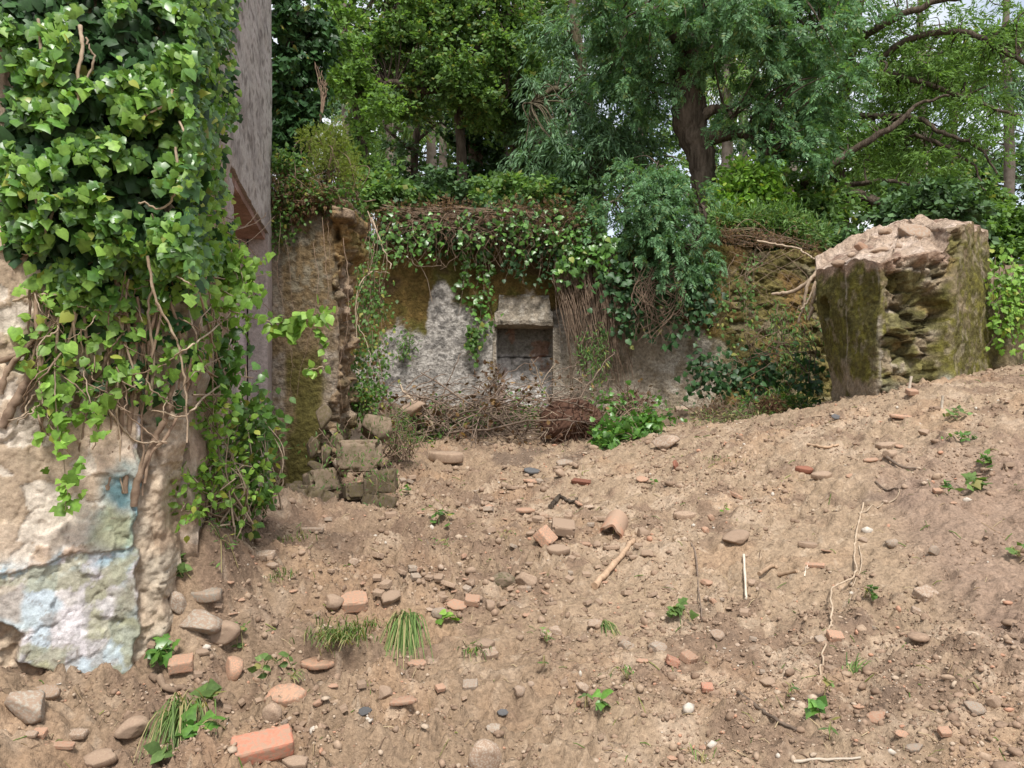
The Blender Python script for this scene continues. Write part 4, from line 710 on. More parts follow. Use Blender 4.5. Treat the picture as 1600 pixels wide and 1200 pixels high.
# ---------------------------------------------------------------- sticks and twigs on the soil
def stick(name, pts, r0, r1, m, label, cat, on=True, lift=.8, per=8, w_=.004, seed=1, n=8, knots=0):
    Q = np.array([G(*q) if on else P(*q) for q in pts]); S = spline(Q, per); rad = np.linspace(r0, r1, len(S)) * (1 + .12 * np.sin(np.arange(len(S)) * 1.7 + seed))
    if on: S[:, 2] = np.maximum(S[:, 2], ground_h(S[:, 0], S[:, 1])) + r0 * lift
    S = wob(S, w_, 2, seed); mb = MB(); V, F = tubeVF(S, rad, n); mb.add(V, F)
    for e in (0, len(S) - 1): b = e * n; mb.add(V[b:b + n], [list(range(n))])
    o = mb.build(name, M[m], None, smooth=True); return tag(o, label, cat)
stick('stick', [(929, 921), (960, 886), (990, 850)], .021, .016, 'wood', 'long pale brown stick lying diagonally on the middle slope', 'stick', w_=.01)
stick('stick', [(1162, 870), (1166, 940)], .008, .006, 'stick', 'long straight bleached white stick on the middle slope', 'stick')
stick('stick', [(1257, 902), (1263, 880)], .004, .003, 'stick', 'tiny white stick left of the orange tile strip', 'stick')
stick('vine_stem', [(1349, 790), (1338, 835), (1335, 870), (1336, 900), (1302, 922), (1301, 960), (1296, 1000), (1285, 1030), (1281, 1070)], .0055, .004, 'vinepale', 'long thin curling vine trailing down the right slope', 'vine stem', w_=.02)
stick('vine_stem', [(1341, 805), (1375, 796), (1400, 780), (1406, 766)], .005, .004, 'vinepale', 'short pale vine crossing the top of the long curling vine', 'vine stem')
stick('vine_stem', [(1342, 855), (1346, 885), (1330, 925)], .004, .003, 'vinepale', 'second thin vine strand beside the long curling vine', 'vine stem')
stick('twig', [(1154, 1088), (1180, 1108), (1215, 1132), (1250, 1149)], .008, .005, 'twig', 'dark brown twig slanting across the lower slope', 'twig', w_=.012)
stick('twig', [(1080, 850), (1088, 880), (1091, 920), (1098, 972)], .006, .003, 'twig', 'thin dark root hanging down the middle slope', 'twig')
stick('twig', [(1386, 722), (1408, 731), (1432, 739)], .012, .007, 'twig', 'dark broken twig on the upper mound beside the orange chip', 'twig')
stick('twig', [(1368, 757), (1385, 768), (1404, 766)], .008, .004, 'twig', 'short dark twig above the curling vine', 'twig')
stick('stick', [(1186, 903), (1205, 890), (1214, 893)], .012, .009, 'wood', 'crooked tan stick near the white stick', 'stick'); stick('stick', [(1217, 901), (1245, 895)], .013, .01, 'wood', 'straight tan root piece right of the crooked stick', 'stick')
stick('twig', [(1240, 1195), (1345, 1187)], .005, .003, 'stick', 'pale straw lying at the bottom edge', 'straw')
stick('stick', [(1262, 697), (1290, 702), (1310, 698)], .012, .009, 'grey' if 0 else 'wood', 'grey stick lying under the mound crest', 'stick')
stick('root', [(238, 1062), (262, 1085), (300, 1095)], .016, .011, 'vine', 'bare ivy root bending out of the wall foot', 'root', w_=.01)
q = G(1418, 617); stick('peg', [(1418, 622, q[1]), (1424, 588, q[1])], .012, .012, 'stick', 'pale wooden peg standing upright on the mound crest', 'peg', on=False)
q = G(1472, 636); stick('peg', [(1471, 640, q[1]), (1473, 618, q[1])], .012, .01, 'stick', 'second short pale peg right of the upright peg', 'peg', on=False)
stick('twig', [(860, 796), (875, 778), (890, 790), (905, 782)], .02, .008, 'bark', 'dark root clod end poking out of the soil', 'root', w_=.03)
# ---------------------------------------------------------------- leaves
def T(V, F): return np.array(V, float), np.array(F)
def ivyT(v=0):
    h = [[(.2, -.15), (.55, .1), (.36, .34), (.2, .62)], [(.26, -.1), (.46, .12), (.44, .4), (.24, .7)], [(.14, -.2), (.62, -.02), (.34, .26), (.5, .5)]][v]
    V = [(0, 0, 0), (0, 1, -.14), (0, .36, .02)] + [(x, y, -.16 * x - .05 * y) for x, y in h] + [(-x, y, -.16 * x - .05 * y) for x, y in h]
    return T(V, [(2, 0, 3), (2, 3, 4), (2, 4, 5), (2, 5, 6), (2, 6, 1), (2, 7, 0), (2, 8, 7), (2, 9, 8), (2, 10, 9), (2, 1, 10)])
def lance(wd, b=.06): return T([(0, 0, 0), (wd, .45, -b), (0, 1, -b * 2), (-wd, .45, -b), (0, .45, 0)], [(0, 1, 4), (1, 2, 4), (2, 3, 4), (3, 0, 4)])
def ovate(): return T([(0, 0, 0), (.3, .22, -.04), (.33, .52, -.06), (0, 1, -.12), (-.33, .52, -.06), (-.3, .22, -.04), (0, .4, .02)], [(6, 0, 1), (6, 1, 2), (6, 2, 3), (6, 3, 4), (6, 4, 5), (6, 5, 0)])
def quadT(wd=.42): return T([(0, 0, 0), (wd, .5, -.1), (0, 1, 0), (-wd, .5, -.1)], [(0, 1, 2), (0, 2, 3)])
def pinnate(pairs=3, wd=.12, ln=.42):
    V, F = [], []
    def lf(o, ang, l):
        ca, sa = math.cos(ang), math.sin(ang); b = len(V)
        for x, y, z in ((0, 0, 0), (wd * l / ln * 1.0, .5 * l, -.04), (0, l, -.1), (-wd * l / ln, .5 * l, -.04)): V.append((o[0] + x * ca + y * sa, o[1] - x * sa + y * ca, o[2] + z))
        F.extend([(b, b + 1, b + 2), (b, b + 2, b + 3)])
    for k in range(pairs):
        y = .18 + .6 * k / pairs; z = -.18 * y * y
        lf((0, y, z), 1.0, ln * (1 - .1 * k)); lf((0, y, z), -1.0, ln * (1 - .1 * k))
    lf((0, .68, -.1), 0, ln); return T(V, F)
LT = dict(ivy=[ivyT(0), ivyT(1), ivyT(2)], ash=[pinnate(3, .085, .42), pinnate(4, .075, .36)], lance=[lance(.14), lance(.1, .1)], oak=[quadT(.4), quadT(.3)], ovate=[ovate()], fine=[lance(.09, .02)], fern=[pinnate(4, .06, .3)])
def leaves(mb, kind, pos, tip, nor, size):
    pos, tip, nor = (np.asarray(a, float) for a in (pos, tip, nor)); y = nrm(tip); x = nrm(np.cross(y, nor)); z = np.cross(x, y); k = np.arange(len(pos)) % len(LT[kind])
    for j, (V, F) in enumerate(LT[kind]):
        s = k == j; n = int(s.sum())
        if not n: continue
        W = (V[None, :, 0:1] * x[s][:, None] + V[None, :, 1:2] * y[s][:, None] + V[None, :, 2:3] * z[s][:, None]) * np.broadcast_to(size, (len(pos),))[s][:, None, None] + pos[s][:, None]
        mb.add(W.reshape(-1, 3), (F[None] + (np.arange(n) * len(V))[:, None, None]).reshape(-1, F.shape[1]))
def rv(r, n, s=1.): return r.normal(size=(n, 3)) * s
# ---------------------------------------------------------------- trees
def skel(pts, per=7, seed=1, amp=.04, px=True):
    Q = np.array([list(P(*p[:3])) + [p[3]] if px else p for p in pts]); S = spline(Q, per); S[:, :3] = wob(S[:, :3], amp, 1.5, seed); return S
def tree(name, label, cat, trunk, limbs, ells, kind, nclump, nleaf, csize, lsize, mleaf, mbark, group=None, droop=.5, seed=1, twig_r=.012, hang=0., loose=.12, up=.6, twigs=True, gap=-.24):
    r = np.random.default_rng(seed); ts = skel(trunk, 8, seed, .05)
    root = empty(name, ts[0, :3], label, cat, group); mb = MB(); mb.add(*tubeVF(ts[:, :3], ts[:, 3] * (1 + .07 * np.sin(np.arange(len(ts)) * 2.3)), 10)); mb.build('trunk', M[mbark], root, smooth=True)
    nodes = [ts[2:]]
    if limbs:
        for k, l in enumerate(limbs):
            s = skel(l, 7, seed + k + 3, .07); nodes.append(s); lm = MB(); lm.add(*tubeVF(s[:, :3], s[:, 3], 7)); lm.build('limb', M[mbark], root, smooth=True)
    nodes = np.concatenate(nodes); vol = np.array([e[3] * e[4] for e in ells], float); vol /= vol.sum(); C = []
    for e, v in zip(ells, vol):
        n = max(1, int(round(nclump * v))); c = P(*e[:3]); dv = nrm(rv(r, n)) * (r.random(n) ** .42)[:, None]; sc = np.array([e[3] / 1200 * e[2], e[5], e[4] / 1200 * e[2]]); C.append(c + dv * sc)
    C = np.concatenate(C); gap_ = 1.1 / max(.5, csize * 2.2); C = C[fbm(C, gap_, 2, seed + 50) > gap]; cb = MB(); tb = MB()
    for c in C:
        if twigs:
            dist = np.linalg.norm(nodes[:, :3] - c, axis=1); nd = nodes[dist.argmin()]; mid = (nd[:3] + c) / 2 + rv(r, 1)[0] * .12 * min(1, dist.min()) + (0, 0, .1 * dist.min())
            s = spline([nd[:3], mid, c], 5); tb.add(*tubeVF(s, np.linspace(min(twig_r * (1 + dist.min()), nd[3] * .8), twig_r * .35, len(s)), 4))
        n = int(nleaf * r.uniform(.45, 1.5)); cs = csize * r.uniform(.6, 1.35); ns = max(3, n // 16)
        az = r.uniform(0, 6.28, ns); sd = nrm(np.stack([np.cos(az), np.sin(az), r.normal(size=ns) * .45 + .25 - hang * .2], 1)); sl_ = cs * r.uniform(.6, 1.6, ns); k = r.integers(0, ns, n); t = r.random((n, 1)) ** .8
        o = sd[k] * sl_[k][:, None] * t; o[:, 2] -= (.25 + hang * .7) * sl_[k] * t[:, 0] ** 2 * .9; o += rv(r, n, .09) * cs; lo = r.random(n) < loose; o[lo] *= 1.25
        tip = sd[k] * np.array([1, 1, .5]) + rv(r, n, .5) - np.array([0, 0, 1.]) * droop * (.4 + t); nor = rv(r, n, .6) + np.array([0, -.15, up])
        leaves(cb, kind, c + o, tip, nor, lsize * r.uniform(.65, 1.25, n))
    if twigs: tb.build('twigs', M[mbark], root, smooth=True)
    cb.build('crown', M[mleaf], root, smooth=True); return root
def zb_(px, d): return 600 - (GZ((px - 800) / 1200 * d, d) - CAMZ) / d * 1200          # photo row of the soil at a distance
def tr(px, d, *rest): return [(px, zb_(px, d) + 4, d, rest[0][3] * 1.15)] + list(rest)
# the big ash standing at the wall top
tree('ash_tree', 'big dark trunked tree with drooping blue green leaves rising at the wall top', 'tree', tr(1096, 12.6, (1098, 310, 12.6, .19), (1096, 250, 12.65, .22), (1076, 180, 12.7, .28), (1078, 100, 12.7, .26), (1095, 20, 12.8, .24), (1110, -90, 12.9, .18)),
     [[(1098, 215, 12.6, .16), (1120, 212, 12.5, .12), (1160, 208, 12.4, .1), (1190, 222, 12.2, .08), (1204, 245, 12.1, .05)], [(1090, 190, 12.6, .1), (1112, 172, 12.5, .085), (1135, 172, 12.4, .07), (1150, 185, 12.3, .05)], [(1085, 110, 12.7, .16), (1150, 50, 12.4, .11), (1230, 0, 12.2, .07), (1300, -30, 12, .04)], [(1080, 80, 12.7, .15), (1020, 20, 12.4, .1), (960, -30, 12.2, .06)], [(1090, 60, 12.7, .14), (1110, -60, 12, .08)]],
     [(1060, 20, 12.2, 120, 75, 1.3), (1180, 50, 12.1, 120, 90, 1.3), (1130, -60, 12.4, 220, 70, 1.6), (1265, 120, 11.9, 75, 85, .9), (1225, 180, 11.9, 75, 55, .7), (995, 110, 12.6, 55, 60, .8), (960, 20, 12.5, 60, 60, .8), (1290, 20, 12.3, 55, 50, .8), (1175, 165, 12.0, 45, 35, .4), (1250, 250, 12.2, 45, 25, .4), (1180, 120, 12, 60, 60, .6)], 'ash', 350, 46, .36, .2, 'ash', 'bark', None, .75, 21, .012, .9)
# the low spray hanging over the wall in front of it
tree('ash_sapling', 'low bushy sapling with drooping blue green sprays hanging over the back wall', 'sapling', [(1090, 335, 11.35, .05), (1075, 300, 11.2, .045), (1050, 270, 11.0, .035), (1030, 260, 10.8, .02)], [[(1070, 300, 11.2, .035), (1100, 330, 10.8, .025), (1090, 380, 10.6, .015)], [(1050, 275, 11, .03), (980, 300, 10.8, .02), (950, 320, 10.7, .012)]],
     [(1020, 285, 10.75, 50, 36, .4), (1060, 350, 10.65, 55, 40, .35), (1050, 415, 10.6, 50, 22, .3), (950, 325, 10.75, 35, 24, .3), (1000, 345, 10.7, 50, 32, .35), (1090, 400, 10.6, 28, 30, .25), (985, 255, 11, 30, 25, .3), (1040, 300, 10.5, 60, 50, .3), (1075, 370, 10.45, 50, 50, .25)], 'ash', 150, 42, .25, .16, 'ash', 'bark', None, .9, 22, .008, 1.0)
# weeping blue-green tree left of it
tree('willow_tree', 'soft grey green weeping tree left of the big dark trunk', 'tree', tr(930, 14.5, (930, 250, 14.5, .16), (915, 150, 14.5, .13), (900, 50, 14.5, .09), (890, -40, 14.5, .05)), [[(920, 180, 14.5, .09), (870, 140, 14, .06), (830, 160, 13.8, .03)], [(915, 140, 14.5, .08), (960, 100, 14, .05), (1000, 110, 13.8, .03)]],
     [(900, 225, 13.6, 85, 65, .8), (860, 140, 14, 55, 55, .8), (950, 150, 14, 75, 75, 1.), (900, 60, 14.5, 60, 55, .9), (985, 210, 13.7, 50, 50, .8), (1000, 60, 14.4, 55, 60, .8)], 'lance', 260, 105, .38, .13, 'blue', 'barkm', None, .9, 23, .01, 1.0)
# oaks behind the wall
tree('oak_tree', 'light green oak with a crooked dark limb, left of centre behind the wall', 'tree', tr(726, 16, (722, 260, 16, .11), (716, 170, 16, .1), (712, 100, 16, .09), (700, 20, 16, .09), (690, -60, 16, .05)), [[(715, 150, 16, .1), (690, 142, 15.6, .085), (650, 140, 15.3, .075), (615, 128, 15.1, .065), (598, 132, 15, .05)], [(712, 110, 16, .09), (760, 60, 15.7, .06), (800, 20, 15.5, .04)], [(708, 70, 16, .09), (650, 20, 15.6, .06), (590, -20, 15.3, .04)], [(716, 190, 16, .08), (770, 150, 15.6, .05), (800, 140, 15.4, .03)]],
     [(640, 60, 15.4, 95, 55, 1.), (720, 20, 15.8, 80, 55, 1.), (570, 30, 15.2, 60, 60, .9), (790, 90, 15.6, 60, 60, .8), (680, -50, 15.6, 140, 60, 1.2), (690, 120, 15.2, 80, 34, .6), (740, 160, 15.6, 50, 40, .6), (630, 180, 15.8, 40, 30, .6), (560, 105, 15.2, 45, 40, .6), (800, 20, 15.6, 50, 50, .7)], 'oak', 400, 120, .34, .105, 'oak', 'bark', 'oaks behind the wall', .3, 24, .011)
tree('oak_tree', 'bright green small oak between the ivy clad column and the crooked limbed oak', 'tree', tr(572, 14, (570, 260, 14, .09), (560, 190, 14, .07), (550, 120, 14, .05), (545, 60, 14, .03)), None, [(555, 130, 13.6, 45, 42, .6), (530, 60, 13.8, 40, 60, .6), (590, 170, 13.8, 35, 35, .5), (560, 230, 13.9, 40, 40, .5)], 'oak', 95, 110, .3, .1, 'lime', 'bark', 'oaks behind the wall', .3, 25)
tree('oak_tree', 'mid green oak right of the crooked limbed oak in front of dark ivy trunks', 'tree', tr(806, 17.5, (806, 240, 17.5, .14), (800, 150, 17.5, .11), (815, 60, 17.5, .07), (820, 0, 17.5, .04)), [[(803, 180, 17.5, .08), (850, 140, 17, .05)], [(803, 150, 17.5, .08), (760, 110, 17, .05)]], [(800, 120, 17, 70, 45, .9), (840, 75, 17, 55, 45, .8), (760, 170, 17, 50, 40, .8), (815, 190, 17, 50, 40, .8), (850, 15, 17, 45, 45, .8)], 'oak', 150, 120, .36, .11, 'oak', 'bark', 'oaks behind the wall', .3, 26)
tree('oak_tree', 'shaded oak with thin upright stems at the left behind the yellow bush', 'tree', tr(652, 19, (648, 250, 19, .1), (655, 180, 19, .08), (650, 100, 19, .05)), [[(650, 240, 19, .05), (600, 200, 18.6, .03)], [(652, 220, 19, .05), (690, 190, 18.6, .03)]], [(620, 210, 18.5, 45, 32, .6), (690, 230, 18.5, 40, 40, .6), (600, 275, 18.5, 35, 30, .6), (660, 290, 18.5, 50, 25, .6), (640, 160, 18.5, 60, 25, .6)], 'oak', 120, 95, .34, .11, 'dark', 'bark', 'oaks behind the wall', .3, 27)
# ivy-clad dark trunks
for px, d, tp, lab, sd in [(840, 16.5, 120, 'dark ivy smothered trunk, thicker one right of the middle', 31), (742, 18, 150, 'dark ivy smothered trunk, thinner one near the middle', 32), (785, 19, 200, 'short dark ivy smothered trunk between the two taller ones', 33)]:
    tree('ivy_clad_tree', lab, 'tree', tr(px, d, (px + 2, 260, d, .17), (px - 8, 190, d, .15), (px - 4, tp, d, .1)), None, [(px, 285, d, 34, 38, .4), (px - 2, 225, d, 26, 50, .35), (px - 5, 160, d, 26, 45, .35)], 'oak', 80, 110, .28, .13, 'dark' if sd != 32 else 'ivyd', 'bark', 'ivy clad trunks in the wood', .8, sd)
# pale feathery tree with arching limbs at right
tree('alder_tree', 'light green feathery tree with long arching dark branches at the far right', 'tree', tr(1312, 14, (1312, 300, 14, .15), (1300, 240, 14, .13), (1312, 180, 14, .11), (1330, 90, 14, .09), (1345, 0, 14, .06)),
     [[(1306, 275, 14, .11), (1330, 300, 13.6, .1), (1360, 312, 13.2, .09), (1400, 328, 12.8, .075), (1440, 345, 12.4, .05)], [(1305, 270, 13.9, .08), (1255, 285, 13.0, .05), (1300, 258, 12.8, .055), (1350, 225, 12.7, .055), (1400, 195, 12.6, .05), (1432, 165, 12.5, .03), (1480, 150, 12.4, .02)], [(1330, 75, 13.9, .06), (1370, 45, 13.2, .06), (1420, 18, 12.8, .055), (1475, 0, 12.6, .05), (1540, -20, 12.4, .03)],
      [(1330, 130, 13.9, .06), (1380, 88, 13.3, .055), (1430, 58, 13, .05), (1500, 50, 12.8, .05), (1560, 75, 12.6, .04), (1620, 110, 12.4, .03)], [(1318, 125, 13.9, .05), (1400, 118, 13.4, .05), (1470, 140, 13, .04), (1540, 165, 12.8, .03), (1600, 180, 12.7, .02)], [(1312, 180, 13.9, .06), (1430, 185, 13.2, .045), (1470, 210, 12.9, .035), (1520, 225, 12.7, .025), (1560, 270, 12.5, .015)], [(1430, 210, 13.2, .03), (1480, 230, 13, .035), (1520, 260, 12.8, .02), (1540, 300, 12.7, .012)], [(1320, 290, 13.7, .05), (1380, 283, 13.2, .04), (1440, 295, 12.9, .025), (1500, 330, 12.7, .012)], [(1322, 60, 13.9, .05), (1300, 10, 13.4, .03), (1270, -30, 13, .02)]],
     [(1360, 170, 13.6, 70, 80, .9), (1420, 120, 13.4, 70, 60, .8), (1340, 60, 13.8, 70, 55, .8), (1470, 200, 13.2, 60, 60, .8), (1420, 250, 13.3, 60, 40, .7), (1530, 90, 13, 80, 70, .8), (1450, 30, 13.2, 80, 45, .8), (1300, 200, 13.6, 45, 60, .6), (1340, 320, 13.4, 55, 35, .6), (1540, 215, 12.9, 45, 35, .6), (1590, 40, 13.0, 55, 70, .8), (1370, -20, 13.4, 90, 40, .8), (1260, 90, 13.8, 60, 60, .8), (1280, 240, 13.6, 50, 50, .6), (1400, 190, 14.4, 110, 90, .8)], 'lance', 470, 90, .36, .11, 'lime', 'bark', None, .5, 41, .009, .4, .2)
# right-hand thicket
for px, py, d, rx, ry, lab, ml, sd in [(1275, 372, 12.3, 55, 22, 'dense dark bush in the dip between the wall top and the right stub', 'dark', 57), (1150, 372, 12.3, 55, 18, 'dense dark bush low behind the glossy bush', 'dark', 58), (1500, 300, 15.5, 60, 55, 'dark green shrub tree beyond the right stub', 'oak', 51), (1570, 360, 14, 50, 70, 'leafy green bush at the right edge behind the stub', 'lime', 52), (1400, 290, 16, 60, 60, 'rounded green tree beyond the fallen limb', 'oak', 53), (1450, 320, 12, 60, 28, 'low dim undergrowth bush right behind the right stub', 'dark', 54), (1260, 320, 13.2, 50, 45, 'green bush behind the grassy wall top', 'oak', 55), (590, 300, 13.2, 40, 26, 'understorey bush behind the left end of the matted wall top', 'oak', 63), (690, 300, 13.5, 55, 26, 'understorey bush behind the wall top left of the niche', 'dark', 64), (800, 302, 13.2, 50, 24, 'understorey bush behind the wall top above the niche', 'oak', 65), (890, 300, 13.4, 45, 26, 'understorey bush behind the wall top left of the sapling', 'dark', 67), (1690, 400, 12.5, 80, 70, 'broad green bush just beyond the right edge above the low wall', 'oak', 59), (1660, 470, 11.5, 70, 50, 'dark bush beyond the right edge behind the low wall', 'dark', 70), (1592, 480, 9.3, 34, 60, 'tangled ivy bush growing on the low wall at the right edge', 'ivy', 56)]:
    z0 = zb_(px, d) if d > 11 else 480
    tree('bush', lab, 'bush', [(px, max(z0, py + ry * .8) + 4, d, .06), (px + 3, py + ry * .2, d, .045), (px, py - ry * .5, d, .02)], None, [(px, py, d, rx, ry, rx / 1200 * d), (px - rx * .5, py + ry * .5, d - .2, rx * .7, ry * .7, .5), (px + rx * .5, py + ry * .4, d - .2, rx * .7, ry * .7, .5)], 'ivy' if sd == 56 else ('ovate' if sd == 52 else 'oak'), 70 if sd != 56 else 30, 90 if sd != 56 else 26, .32 if sd != 56 else .16, .11 if sd != 56 else .075, ml, 'bark', None, .4, sd)
# distant wood: tall eucalyptus stems and canopy
_e = [(608, 26, 300), (640, 30, 420), (672, 27, 350), (690, 33, 400), (770, 30, 300), (885, 28, 500), (1135, 24, 300), (1160, 30, 300), (1235, 28, 300), (1440, 30, 330), (1575, 27, 330), (540, 29, 330)]
for k, (px, d, h) in enumerate(_e):
    lab = 'tall grey pink gum tree whose sparse crown shows at the top centre' if k == 5 else 'slender pale gum trunk glimpsed through the wood behind the wall'
    zt = 600 - h - 330 if k != 5 else -120
    ells = [(px, 190 - (k * 37) % 90, d, 70, 55, 1.6), (px + 20, 90, d, 60, 60, 1.5)] if k != 5 else [(850, 10, d, 45, 45, 1.), (905, 5, d, 40, 50, 1.), (880, -70, d, 90, 50, 1.6)]
    tree('eucalyptus_tree', lab, 'tree', tr(px, d, (px + 2, 200, d, .17), (px - 3, 60, d, .13), (px, zt, d, .06)), None, ells, 'lance', 42 if k != 5 else 70, 60, .8, .3, 'euc' if k == 5 else ('blue' if k % 3 else 'oak'), 'barkl', None if k == 5 else 'distant slender gum trunks', .8, 60 + k, .02, 1.0, .3, .6)
r = np.random.default_rng(77)
for k, (px, py, d, rx, ry) in enumerate([(620, 250, 38, 140, 60), (800, 255, 40, 140, 65), (980, 240, 36, 150, 70), (1180, 250, 38, 140, 60), (1380, 250, 36, 130, 60), (1540, 275, 38, 110, 50), (1490, 120, 34, 120, 70), (740, 90, 36, 160, 90), (1000, 60, 34, 110, 70), (560, 100, 34, 120, 110)]):
    zb = zb_(px, d); side = ['left end of the row', 'left of the middle', 'in the middle', 'right of the middle', 'at the right', 'right end of the row', 'top right', 'tall one left of centre', 'tall one at the centre', 'tall one behind the ivy column'][k]
    tree('woodland_tree', 'distant woodland tree seen through gaps, ' + side, 'tree', [(px, zb + 4, d, .2), (px, py + ry, d, .17), (px + 4, py, d, .1), (px, py - ry * .5, d, .05)], None, [(px, py, d, rx, ry, 2.5), (px - rx * .4, py + ry * .4, d, rx * .6, ry * .5, 2)], 'oak', 80 if k < 6 else 60, 80, .9, .26, 'dark' if k % 2 else 'oak', 'bark', 'distant woodland trees', .4, 80 + k, .02)
# ---------------------------------------------------------------- bushes and growth on walls
def shrub(name, label, cat, base, ells, kind, nclump, nleaf, csize, lsize, mleaf, mstem, seed, droop=0.2, up=.6, stem_r=.006, group=None):
    r = np.random.default_rng(seed); b = P(*base); root = empty(name, b, label, cat, group); sb, cb = MB(), MB(); vol = np.array([e[3] * e[4] for e in ells], float); vol /= vol.sum()
    for e, v in zip(ells, vol):
        n = max(1, int(round(nclump * v))); C = P(*e[:3]) + nrm(rv(r, n)) * (r.random((n, 1)) ** .45) * np.array([e[3] / 1200 * e[2], e[5], e[4] / 1200 * e[2]])
        for c in C:
            o = b + rv(r, 1)[0] * np.array([.12, .08, .01]); s = spline([o, (o + c) / 2 + rv(r, 1)[0] * .08 + (0, 0, .06), c], 5); sb.add(*tubeVF(s, np.linspace(stem_r, stem_r * .4, len(s)), 4))
            m = int(nleaf * r.uniform(.5, 1.4)); p = rv(r, m, .5) * csize; leaves(cb, kind, c + p, nrm(p) + rv(r, m, .5) + np.array([0, -.2, -droop]), rv(r, m, .6) + np.array([0, -.3, up]), lsize * r.uniform(.6, 1.25, m))
    sb.build('stems', M[mstem], root, smooth=True); cb.build('foliage', M[mleaf], root, smooth=True); return root
shrub('broom_bush', 'feathery yellow green bush on top of the tall narrow stub', 'bush', (515, 315, 7.45), [(525, 240, 7.4, 26, 36, .22), (495, 222, 7.5, 22, 18, .2), (545, 275, 7.4, 18, 30, .2), (500, 275, 7.4, 26, 24, .2), (530, 205, 7.4, 14, 16, .1)], 'fern', 105, 42, .085, .045, 'broom', 'vine', 101, -.3, .5)
shrub('bramble', 'brownish green scrub hanging at the left top of the narrow stub', 'shrub', (455, 320, 7.3), [(450, 270, 7.25, 34, 44, .15), (440, 345, 7.18, 22, 40, .06), (480, 310, 7.2, 34, 30, .1), (520, 308, 7.2, 40, 18, .12)], 'ovate', 90, 26, .11, .045, 'weed', 'vined', 102, .5)
shrub('bramble', 'rust brown dead growth draped over the top of the narrow stub', 'shrub', (480, 318, 7.3), [(470, 310, 7.2, 40, 22, .1), (510, 318, 7.2, 30, 14, .1), (430, 300, 7.2, 18, 30, .08)], 'fern', 60, 26, .1, .06, 'brown', 'vined', 103, .6)
shrub('laurel_bush', 'bright glossy green bush right of the big dark trunk', 'bush', (1165, 345, 12.3), [(1165, 295, 12.2, 45, 35, .4), (1140, 320, 12.1, 30, 22, .3), (1195, 315, 12.2, 30, 20, .3)], 'ovate', 75, 60, .2, .1, 'ivyb', 'bark', 104, .1)
shrub('grass_clump', 'dry yellowish grass growing along the wall top right of the glossy bush', 'grass', (1220, 372, 11.6), [(1215, 350, 11.4, 50, 15, .3), (1265, 368, 11.4, 36, 9, .3), (1150, 345, 11.4, 40, 12, .3)], 'lance', 110, 40, .16, .11, 'oak', 'vined', 105, -.3, .3)
# matted top growth: dead fern and ivy over the wall head
shrub('ivy_plant', 'dark ivy mat with dead brown fronds sprawling along the back wall top', 'ivy', (750, 372, 11.2), [(640, 352, 10.95, 70, 26, .18), (760, 350, 10.9, 90, 28, .2), (870, 355, 10.85, 70, 34, .22), (700, 368, 10.85, 110, 14, .1)], 'ivy', 190, 12, .2, .068, 'ivyd', 'vined', 106, .6, .3, .007)
shrub('fern', 'rusty dead fern fronds, left clump on the back wall top', 'fern', (640, 352, 11.2), [(630, 345, 10.85, 65, 20, .15), (690, 338, 10.85, 60, 18, .15)], 'fern', 95, 26, .15, .09, 'brown', 'vined', 107, .4, .4)
shrub('fern', 'rusty dead fern fronds, right clump on the back wall top', 'fern', (850, 352, 11.2), [(800, 345, 10.75, 70, 24, .15), (880, 352, 10.7, 50, 32, .15)], 'fern', 95, 26, .15, .09, 'brown', 'vined', 108, .4, .4)
shrub('fern', 'brown withered growth hanging under the grassy wall top at right', 'fern', (1200, 380, 11.1), [(1180, 372, 10.85, 75, 12, .1), (1130, 365, 10.8, 30, 18, .1), (1260, 385, 10.8, 30, 12, .1)], 'fern', 46, 20, .11, .07, 'brown', 'vined', 109, .6, .4)
def drape(name, label, cat, strands, kind, per_m, lsize, mleaf, mstem, seed, spread=.05, stem_r=.004, group=None, jit=.02, droop=.7, face=-.9, parts=True):
    """ivy-like growth: each strand is a stem line with leaves all along it"""
    r = np.random.default_rng(seed); S0_ = [np.array([P(*q) for q in s]) for s in strands]; root = empty(name, S0_[0][0], label, cat, group); cb = MB(); sb = MB()
    for k, Q in enumerate(S0_):
        s = wob(spline(Q, 8), jit, 3, seed + k); rad = np.linspace(stem_r, stem_r * .5, len(s)); sb.add(*tubeVF(s, rad, 5)); L = np.linalg.norm(np.diff(s, axis=0), axis=1).sum(); n = int(L * per_m); 
        if n < 1: continue
        t = r.random(n) * (len(s) - 1); i = np.minimum(t.astype(int), len(s) - 2); f = (t - i)[:, None]; p = s[i] * (1 - f) + s[i + 1] * f + rv(r, n, spread) * np.array([1, .6, 1])
        leaves(cb, kind, p, rv(r, n, .55) + np.array([0, -.25, -droop]), rv(r, n, .35) + np.array([0, face, .45]), lsize * r.uniform(.5, 1.25, n))
    sb.build('stems', M[mstem], root, smooth=True); cb.build('foliage', M[mleaf], root, smooth=True); return root
rr = random.Random(3)
def hang(x0, x1, y0, y1, l0, l1, d, n, dx=12):
    out = []
    for _ in range(n):
        x = rr.uniform(x0, x1); y = rr.uniform(y0, y1); l = rr.uniform(l0, l1); out.append([(x, y, d), (x + rr.uniform(-dx, dx), y + l * .5, d - .05), (x + rr.uniform(-dx, dx) * 1.5, y + l, d - .02)])
    return out
drape('ivy_plant', 'scattered brighter ivy sprays across the matted back wall top', 'ivy', hang(600, 900, 330, 350, 20, 60, 10.6, 34, 30), 'ivy', 34, .065, 'ivy', 'vined', 110, .1)
drape('ivy_plant', 'ivy strands dangling over the mossy top of the back wall left of the niche', 'ivy', hang(715, 760, 365, 380, 50, 130, 10.9, 8), 'ivy', 26, .07, 'ivy', 'vined', 111)
